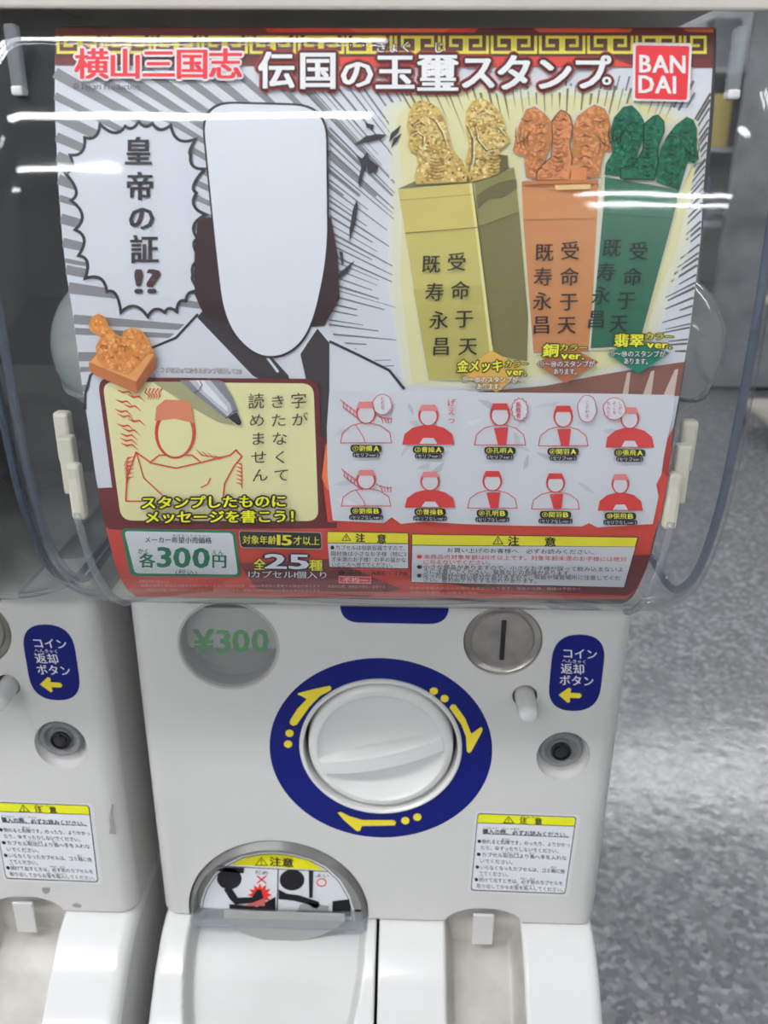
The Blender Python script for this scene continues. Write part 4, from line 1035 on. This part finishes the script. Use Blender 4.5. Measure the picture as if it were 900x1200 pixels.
sheet = [(386, 458), (425, 459), (452, 461), (470, 458), (500, 459), (590, 460), (700, 461), (790, 463), (789, 488), (785, 500), (783, 510), (778, 535), (775, 556), (769, 568), (772, 582), (765, 614), (700, 618), (690, 613), (682, 617), (600, 616), (540, 614), (498, 611), (470, 614), (459, 606), (450, 613), (390, 610), (384, 560), (383, 500)]
a.poly(sheet, (190, 193, 199), 1)
r_ = random.Random(4)
for _ in range(26):
    x, y = r_.uniform(395, 760), r_.uniform(465, 605); an = r_.uniform(0, 3.14); L = r_.uniform(14, 44)
    p = [(x+math.cos(an)*L*t+math.sin(an)*wv, y+math.sin(an)*L*t*0.8-math.cos(an)*wv) for t, wv in ((-.5, 0), (-.2, r_.uniform(2, 6)), (.2, r_.uniform(1, 5)), (.5, 0), (.1, -2), (-.3, -1.5))]
    if all(inside(q, sheet) for q in p): a.poly(p, r_.choice([(176, 179, 186), (198, 201, 206), (170, 173, 180), (182, 185, 191)]), 2)
sh = a.build()
c8 = crop(380, 450, 2.25)
RL = (186, 52, 50)
def bust(a, cx, y0, y1, w_, lay, style):
    """plain faceless bust as a rubber stamp would print it"""
    H = y1-y0; hx, hy = w_*0.17, H*0.20; cy = y0+H*0.36
    sh_ = [(cx-w_/2, y1), (cx-w_*0.46, y1-H*0.22), (cx-w_*0.3, y1-H*0.36), (cx-w_*0.1, y1-H*0.42), (cx+w_*0.1, y1-H*0.42), (cx+w_*0.3, y1-H*0.36), (cx+w_*0.46, y1-H*0.22), (cx+w_/2, y1)]
    if style == 1: a.poly(sh_, RL, lay); a.poly([(cx-w_*0.18, y1), (cx-w_*.1, y1-H*.14), (cx+w_*.1, y1-H*.14), (cx+w_*0.18, y1)], (190, 193, 199), lay+1)
    elif style == 2: a.poly([(cx-w_*0.04, y1), (cx-w_*.12, y1-H*.36), (cx+w_*.16, y1-H*.38), (cx+w_*0.12, y1)], RL, lay)
    else:
        a.line([(cx-w_*.2, y1-H*.38), (cx-w_*.05, y1-H*.12), (cx-w_*.02, y1)], 0.8, RL, lay+1)
    a.line(sh_, 0.9, RL, lay+1, True)
    a.disc(cx, cy, hx*1.18, hy*1.2, RL, lay+1, 16); a.disc(cx, cy+H*0.02, hx*0.95, hy*0.98, (192, 190, 194), lay+2, 16)
    a.poly([(cx-hx*1.1, cy-hy*0.5), (cx-hx*0.8, cy-hy*1.2), (cx+hx*0.8, cy-hy*1.2), (cx+hx*1.1, cy-hy*0.5)], RL if style == 2 else (200, 120, 118), lay+3)
names = ['劉備', '曹操', '孔明', '関羽', '張飛']; num = '①②③④⑤⑥⑦⑧⑨⑩'; sty = [0, 1, 2, 2, 1]
XA = [(429, 464, 519, 60, 525.6), (502, 468, 520.5, 60, 527), (586, 466, 521.5, 60, 528), (660, 469, 522.5, 58, 529.3), (738, 471, 524, 56, 530.6)]
XB = [(429, 545, 593, 58, 598.8), (504, 547, 594.5, 58, 600), (577, 546, 595.5, 58, 601.5), (651, 549, 596.5, 56, 603.2), (727, 550, 598, 52, 604.8)]
for rowi, (row, sub) in enumerate(((XA, '(セリフver.)'), (XB, '(セリフなしver.)'))):
    for i, (cx, y0, y1, w_, ly) in enumerate(row):
        a = A('stamp_picture', sh, base=16); bust(a, cx, y0, y1, w_, 1, sty[i])
        if i == 0:
            for k in range(5):
                fx = cx-w_*.5+k*4; a.line([(fx, y0+4+k*3), (fx+4, y0+9+k*3), (fx+3, y0+13+k*3), (fx+9, y0+18+k*3)], 0.9, RL, 1)
            for k in range(4): a.line([(cx+w_*.2+k*4, y0+22+k*2), (cx+w_*.3+k*4, y0+26), (cx+w_*.34+k*3, y0+32)], 0.9, RL, 1)
        a.build()
        a = A('stamp_caption', sh, base=20)
        x0, x1 = cx-18.5, cx+18.5
        a.rrect([(x0, ly-4.4), (x1, ly-4.0), (x1, ly+4.4), (x0, ly+4.0)], 4.2, (28, 26, 30), 1)
        a.text(num[i+5*rowi]+names[i], (x0+2, ly-.2), (x0+26, ly), 7.2, (226, 212, 60), 2, 0.015); a.text('AB'[rowi], (x1-10, ly), (x1-3, ly), 8.5, (226, 212, 60), 2, 0.035)
        yy = ly+7.4; hw = 16 if rowi == 0 else 20
        a.rrect([(cx-hw, yy-3.0), (cx+hw, yy-2.8), (cx+hw, yy+3.2), (cx-hw, yy+3.0)], 2.8, (36, 34, 38), 1); a.text(sub, (cx-hw+1.5, yy), (cx+hw-1.5, yy+.2), 5.0, (200, 202, 206), 2, 0.0)
        a.build()
# little speech balloons on the upper row
a = A('balloon_print', sh, base=16)
def balloon(cx, cy, rx, ry, spiky=False):
    n = 26 if spiky else 20
    p = [(cx+rx*(1 if not spiky or k % 2 else .86)*math.cos(k*6.2832/n)*(1+(0 if spiky else .06*math.sin(k*1.9))), cy+ry*(1 if not spiky or k % 2 else .86)*math.sin(k*6.2832/n)) for k in range(n)]
    a.poly(p, (196, 199, 205), 6); a.line(p, 0.8, RL, 7, True)
balloon(448, 474, 11, 12); balloon(609, 480, 10, 14, True); balloon(688, 479, 11, 16); balloon(720, 479, 13, 13)
def vtext(a, t, x, y0, y1, s, c, lay, wgt=0.0):
    st_ = (y1-y0)/len(t)
    for i, ch in enumerate(t): a.text(ch, (x-s/2, y0+st_*(i+.5)), (x+s/2, y0+st_*(i+.5)), s, c, lay, wgt)
vtext(a, 'むむむ', 448.5, 465, 480, 5, RL, 8); vtext(a, '馬鹿者', 607.5, 471, 490, 6.5, RL, 8, 0.015); vtext(a, 'ことわる', 688, 469, 490, 5, RL, 8); vtext(a, 'しかし', 727, 470, 486, 5, RL, 8); vtext(a, 'そこを', 720, 470, 486, 5, RL, 8); vtext(a, 'なんとか', 713, 470, 490, 5, RL, 8)
vtext(a, 'げえっ', 529, 467, 497, 10, RL, 8, 0.015)
a.build()
# --- message panel
c5 = crop(90, 360, 3.0)
a = A('message_panel_print', base=13)
def roundpoly(pts, r): return rounded(pts, r, 7)
a.poly(roundpoly(c5([(72, 246), (852, 252), (866, 764), (142, 764)]), 17), (92, 30, 34), 1)
a.poly(roundpoly(c5([(90, 262), (832, 268), (850, 752), (156, 750)]), 14), (207, 203, 152), 2)
mp = a.build()
a = A('panel_picture', mp, base=16); RM = (186, 62, 46)
bx = lambda pts: c5(pts)
a.line(bx([(172, 682), (176, 600), (208, 510), (262, 548), (350, 566), (440, 545), (540, 520), (560, 502), (580, 525), (552, 560), (520, 620), (515, 665)]), 1.8, RM, 1)
a.line(bx([(172, 682), (230, 682)]), 1.6, RM, 1); a.line(bx([(210, 512), (235, 600), (300, 660)]), 1.4, RM, 1); a.line(bx([(470, 600), (460, 622), (436, 634)]), 1.4, RM, 1)
a.line(bx([(255, 548), (290, 520), (405, 520), (440, 548)]), 1.6, RM, 1)
q = bx([(346, 440)])[0]; a.disc(q[0], q[1], 24, 31, RM, 1, 28); a.disc(q[0], q[1]+1.5, 20, 27, (207, 203, 152), 2, 28)
a.poly(bx([(275, 400), (280, 350), (310, 325), (385, 328), (405, 350), (412, 408), (345, 392)]), (196, 120, 88), 3)
r_ = random.Random(8)
for k in range(12):
    x = 130+r_.uniform(0, 50); y = 290+k*17; a.line(bx([(x, y), (x+22, y+10), (x+40, y+6), (x+62, y+26)]), [0.6, 2.2, 1.6, 0.3], RM, 1)
for k in range(5): a.line(bx([(245+k*14, 285), (240+k*12, 300), (256+k*9, 312), (250+k*9, 325)]), [1.6, 1.2, 1.4, .3], RM, 1)
for k in range(6):
    y = 560+k*14; a.line(bx([(165+k*2, y), (180, y-30), (200, y-34)]), [0.5, 2.0, .4], RM, 1); a.line(bx([(560, y-14), (578, y-8), (582, y+8)]), [0.5, 1.8, .4], RM, 1)
for k in range(4): a.line(bx([(420+k*20, 500+k*6), (440+k*20, 520+k*4), (465+k*20, 526)]), [0.4, 1.6, .4], RM, 1)
a.poly(bx([(265, 262), (368, 262), (470, 350), (560, 415), (500, 405), (400, 350)]), (150, 148, 112), 1)
a.poly(bx([(362, 257), (498, 257), (515, 262), (548, 318), (566, 366), (524, 392), (412, 303)]), (120, 122, 128), 3)
a.poly(bx([(395, 257), (470, 257), (540, 340), (548, 372), (530, 384), (430, 296)]), (176, 178, 184), 4); a.poly(bx([(420, 257), (445, 257), (528, 350), (530, 368), (450, 300)]), (208, 210, 214), 5)
a.line(bx([(412, 302), (432, 290), (440, 272), (432, 258)]), 1.0, (70, 70, 74), 6); a.line(bx([(524, 392), (545, 370), (566, 362)]), 1.0, (60, 60, 64), 6)
a.poly(bx([(530, 388), (562, 368), (579, 404), (576, 414), (566, 415)]), (36, 36, 40), 5)
a.build()
a = A('panel_lettering', mp, base=23)
HB = (38, 36, 34)
for x, ys, t in ((780, (328, 394), '字が'), (706, (332, 397, 462, 527, 590), 'きたなくて'), (630, (330, 397, 462, 527, 590), '読めません')):
    for i, (ch, y) in enumerate(zip(t, ys)):
        q = c5([(x+i*3.5, y)])[0]; a.text(ch, (q[0]-10, q[1]+.6), (q[0]+10, q[1]-.6), 19.5 if ch in '字読' else 17, HB, 1, 0.0)
a.text('スタンプしたものに', *c5([(224, 688), (738, 681)]), 15.5, (232, 212, 40), 2, 0.035, ow=0.15, outline=(26, 18, 18)); a.text('メッセージを書こう！', *c5([(238, 738), (800, 735)]), 15.5, (232, 212, 40), 2, 0.035, ow=0.15, outline=(26, 18, 18))
a.text('※フタを取ってからスタンプを押してね!', *c5([(278, 220), (580, 226)]), 6.5, (226, 220, 220), 2, 0.015, outline=(70, 26, 30))
a.build()
# the loose stamp pictured over the panel's corner
a = A('copper_stamp_print', base=24); S1 = (198, 136, 78)
a.poly(c5([(42, 196), (66, 160), (272, 160), (277, 172), (276, 216), (212, 304), (62, 238), (44, 224)]), (170, 102, 56), 1)
a.poly(c5([(44, 194), (80, 156), (272, 164), (208, 262)]), (208, 146, 86), 2); a.poly(c5([(208, 263), (275, 172), (276, 214), (212, 302)]), (138, 78, 44), 2)
an = c5([(42, 62), (52, 34), (76, 22), (98, 34), (112, 66), (140, 96), (158, 104), (165, 82), (190, 72), (225, 80), (245, 104), (272, 158), (246, 166), (222, 200), (180, 238), (110, 216), (98, 218), (72, 182), (66, 140), (84, 106), (66, 96), (46, 82)])
a.poly(an, (188, 122, 66), 3); mottle(a, an, [(204, 142, 84), (172, 108, 58), (212, 154, 98), (196, 132, 76)], 420, 3.0, 4, random.Random(2)); a.build()
# --- price box
c6 = crop(120, 600, 3.214); GN = (24, 112, 76)
a = A('price_box_print', base=13)
a.poly(rounded(c6([(68, 62), (500, 70), (524, 246), (106, 242)]), 7), GN, 1); a.poly(rounded(c6([(82, 72), (490, 79), (511, 236), (122, 231)]), 5), (200, 204, 208), 2); pb_ = a.build()
a = A('price_box_lettering', pb_, base=15); GT = (22, 104, 74)
a.text('メーカー希望小売価格', *c6([(158, 104), (412, 107)]), 8, (40, 60, 56), 1, 0.015); a.text('きぼうこうりかかく', *c6([(262, 88), (408, 91)]), 3, (40, 60, 56), 1)
a.text('かく', *c6([(133, 147), (178, 148)]), 7, GT, 1, 0.015); a.text('各', *c6([(138, 182), (200, 183)]), 18, GT, 1, 0.035); a.text('300', *c6([(202, 168), (408, 172)]), 33, GT, 1, 0.035)
a.text('えん', *c6([(410, 151), (458, 152)]), 6.5, GT, 1, 0.015); a.text('円', *c6([(410, 184), (470, 186)]), 17, GT, 1, 0.035); a.text('(税込)', *c6([(274, 226), (358, 228)]), 7, (40, 60, 56), 1, 0.0)
a.build()
a = A('age_label_print', base=13)
a.poly(rounded(c6([(512, 70), (826, 76), (829, 142), (520, 136)]), 4), (150, 150, 140), 1); a.poly(rounded(c6([(515, 73), (822, 79), (825, 138), (523, 132)]), 3.5), (30, 28, 28), 2); ag = a.build()
a = A('age_lettering', ag, base=15)
a.text('対象年齢', *c6([(527, 104), (655, 106)]), 11, (224, 208, 50), 1, 0.015); a.text('15', *c6([(655, 104), (716, 106)]), 17, (224, 208, 50), 1, 0.035); a.text('才以上', *c6([(718, 107), (820, 109)]), 11, (224, 208, 50), 1, 0.015)
a.build()
a = A('count_lettering', base=13)
a.text('全', *c6([(570, 197), (614, 198)]), 14, (224, 208, 50), 2, 0.035, outline=(26, 24, 30)); a.text('25', *c6([(606, 184), (782, 187)]), 24, (205, 205, 212), 3, 0.035, outline=(26, 24, 40)); a.text('種', *c6([(778, 200), (830, 201)]), 14, (224, 208, 50), 2, 0.035, outline=(26, 24, 30))
a.text('1カプセル1個入り', *c6([(548, 234), (852, 238)]), 9, (206, 206, 210), 2, 0.015, outline=(40, 26, 30)); a.build()
# --- warning boxes
c7 = crop(380, 610, 2.25)
a = A('warning_box_print', base=13)
a.poly(c7([(7, 28), (223, 32), (223, 128), (13, 124)]), BK, 1); a.poly(c7([(9, 60), (221, 62), (221, 126), (14, 122)]), (196, 198, 202), 2); a.poly(c7([(9, 30), (221, 34), (221, 60), (9, 58)]), (226, 206, 42), 2); wb = a.build()
a = A('warning_lettering', wb, base=15)
tri_sign(a, c7, 58, 44, 11, 9, 1); a.text('注', *c7([(82, 46), (108, 46)]), 11, BK, 1, 0.035); a.text('意', *c7([(138, 48), (164, 48)]), 11, BK, 1, 0.035)
for t, x0, y0, x1 in (('●カプセルは包装容器ですので、', 15, 71, 222), ('開封後は小さなお子様（特に3', 17, 87, 216), ('才未満のお子様）の手の届かな', 18, 102, 216), ('いところへ捨ててください。', 19, 116, 188)): a.text(t, *c7([(x0, y0), (x1, y0+2)]), 6.2, BK, 1, 0.0)
a.build()
a = A('material_box_print', base=13)
a.text('●本体：ABS・TPR', *c7([(36, 137), (222, 140)]), 7, (40, 26, 28), 1, 0.015)
a.poly(c7([(38, 146), (124, 148), (123, 167), (38, 165)]), (216, 150, 146), 1); a.poly(c7([(40, 148), (122, 150), (121, 165), (40, 163)]), (196, 70, 66), 2); a.text('不均一', *c7([(48, 156), (116, 158)]), 6.5, (214, 200, 200), 3, 0.015); a.build()
a = A('customer_notice_print', base=13)
a.poly(c7([(230, 35), (829, 43), (792, 178), (228, 164)]), BK, 1); a.poly(c7([(232, 66), (820, 70), (790, 176), (230, 162)]), (194, 196, 201), 2); a.poly(c7([(232, 37), (826, 45), (819, 69), (232, 64)]), (226, 206, 42), 2); cn = a.build()
a = A('notice_lettering', cn, base=15)
tri_sign(a, c7, 458, 52, 13, 10, 1); a.text('注', *c7([(484, 54), (514, 54)]), 12, BK, 1, 0.035); a.text('意', *c7([(580, 56), (612, 57)]), 12, BK, 1, 0.035)
RT = (190, 50, 50)
for t, x0, y0, x1, col in (('お買い上げのお客様へ　必ずお読みください。', 322, 78, 722, BK), ('●本商品の対象年齢は15才以上です。対象年齢未満のお子様には絶対', 243, 95, 798, RT), ('に与えないでください。', 260, 109, 448, RT),
                           ('●小さな部品がありますので、小さなお子様が誤って飲み込まないよ', 243, 122, 790, BK), ('うに注意してください。窒息などの危険があります。', 260, 134, 662, BK), ('●尖った部分や鋭い部分がありますので、取扱や保管場所に注意してくだ', 243, 145, 782, BK), ('さい。思わぬケガをする恐れがあります。', 260, 156, 570, BK)):
    a.text(t, *c7([(x0, y0), (x1, y0+(x1-x0)*0.013)]), 6.0, col, 1, 0.0)
a.build()
a = A('fine_print', base=14)
FP = (196, 140, 134)
for x0, y0, x1, t in ((163, 681, 198, '画像は実際の商品とは'), (165, 686, 380, '画像は実際の商品とは異なる場合があります。商品の仕様、価格は予告なく変更する場合があります。'), (172, 691, 380, '商品の仕様、価格は予告なく変更する場合があります。画像は実際の商品とは異なる場合があります。'),
                      (384, 687, 452, '商品の仕様、価格は予告なく変更する'), (480, 689, 682, '画像は実際の商品とは異なる場合があります。商品の仕様、価格は予告なく'), (480, 694, 560, '価格は予告なく変更する場合')):
    a.text(t, (x0, y0), (x1, y0+1), 3.6, FP, 1, 0.0)
a.build()

# ------------------------------------------------------------------ the machine to the left: a copy standing one width over
def copy_tree(o, parent=None):
    c = o.copy(); COL.objects.link(c)
    if parent: c.parent = parent
    for ch in list(o.children): copy_tree(ch, c)
    return c
m2 = copy_tree(mach); m2.location = (-P, 0, 0)
m2['label'] = 'white capsule vending machine cut off by the left edge, scuffed beside its warning label'
# things in the left machine's case
M_olive = mat('olive_capsule', (0.045, 0.045, 0.02), 0.35); M_dgreen = mat('dark_green_capsule', (0.01, 0.05, 0.025), 0.3); M_clearg = mat('smoke_capsule', (0.05, 0.055, 0.05), 0.3)
def small_capsule(c, rad, m, label):
    t = empty('capsule', c, label, 'capsule', 'dark capsules inside the left machine')
    for nm, s_ in (('capsule_cap', 1), ('capsule_base', -1)):
        bm = bmesh.new(); bmesh.ops.create_uvsphere(bm, u_segments=28, v_segments=20, radius=rad)
        bmesh.ops.bisect_plane(bm, geom=bm.verts[:]+bm.edges[:]+bm.faces[:], plane_co=(0, 0, 0), plane_no=(0, 0, -s_), clear_outer=True)
        obj(nm, bm, m, t, True)
for c, rad, m, l in (((-0.262, 0.045, 1.0375), 0.033, M_olive, 'olive capsule on the hopper floor of the left machine, nearest the central machine'),
                     ((-0.215, 0.082, 1.0340), 0.0295, M_clearg, 'smoky capsule at the back of the left machine'),
                     ((-0.325, 0.03, 1.0375), 0.033, M_dgreen, 'green capsule on the hopper floor of the left machine'),
                     ((-0.295, 0.06, 1.0895), 0.031, M_olive, 'olive capsule resting on top of the other dark capsules')):
    small_capsule(c, rad, m, l)
def scuff(pts, m, name='scuff_mark'):
    a = Art(name, m2, on_plane(0.0), None); a.poly(pts, m, 1)
    return a.build()
M_scf = mat('scuffed_grey', (0.34, 0.34, 0.33), 0.7)
scuff([(131, 942), (133, 943), (131, 958), (135, 972), (136, 978), (128, 977), (129, 970), (128, 958)], M_scf)
scuff([(50, 1040), (59, 1040), (58, 1046), (53, 1048), (49, 1044)], M_scf)
scuff([(84, 1060), (90, 1058), (96, 1061), (94, 1064), (86, 1063)], M_scf)
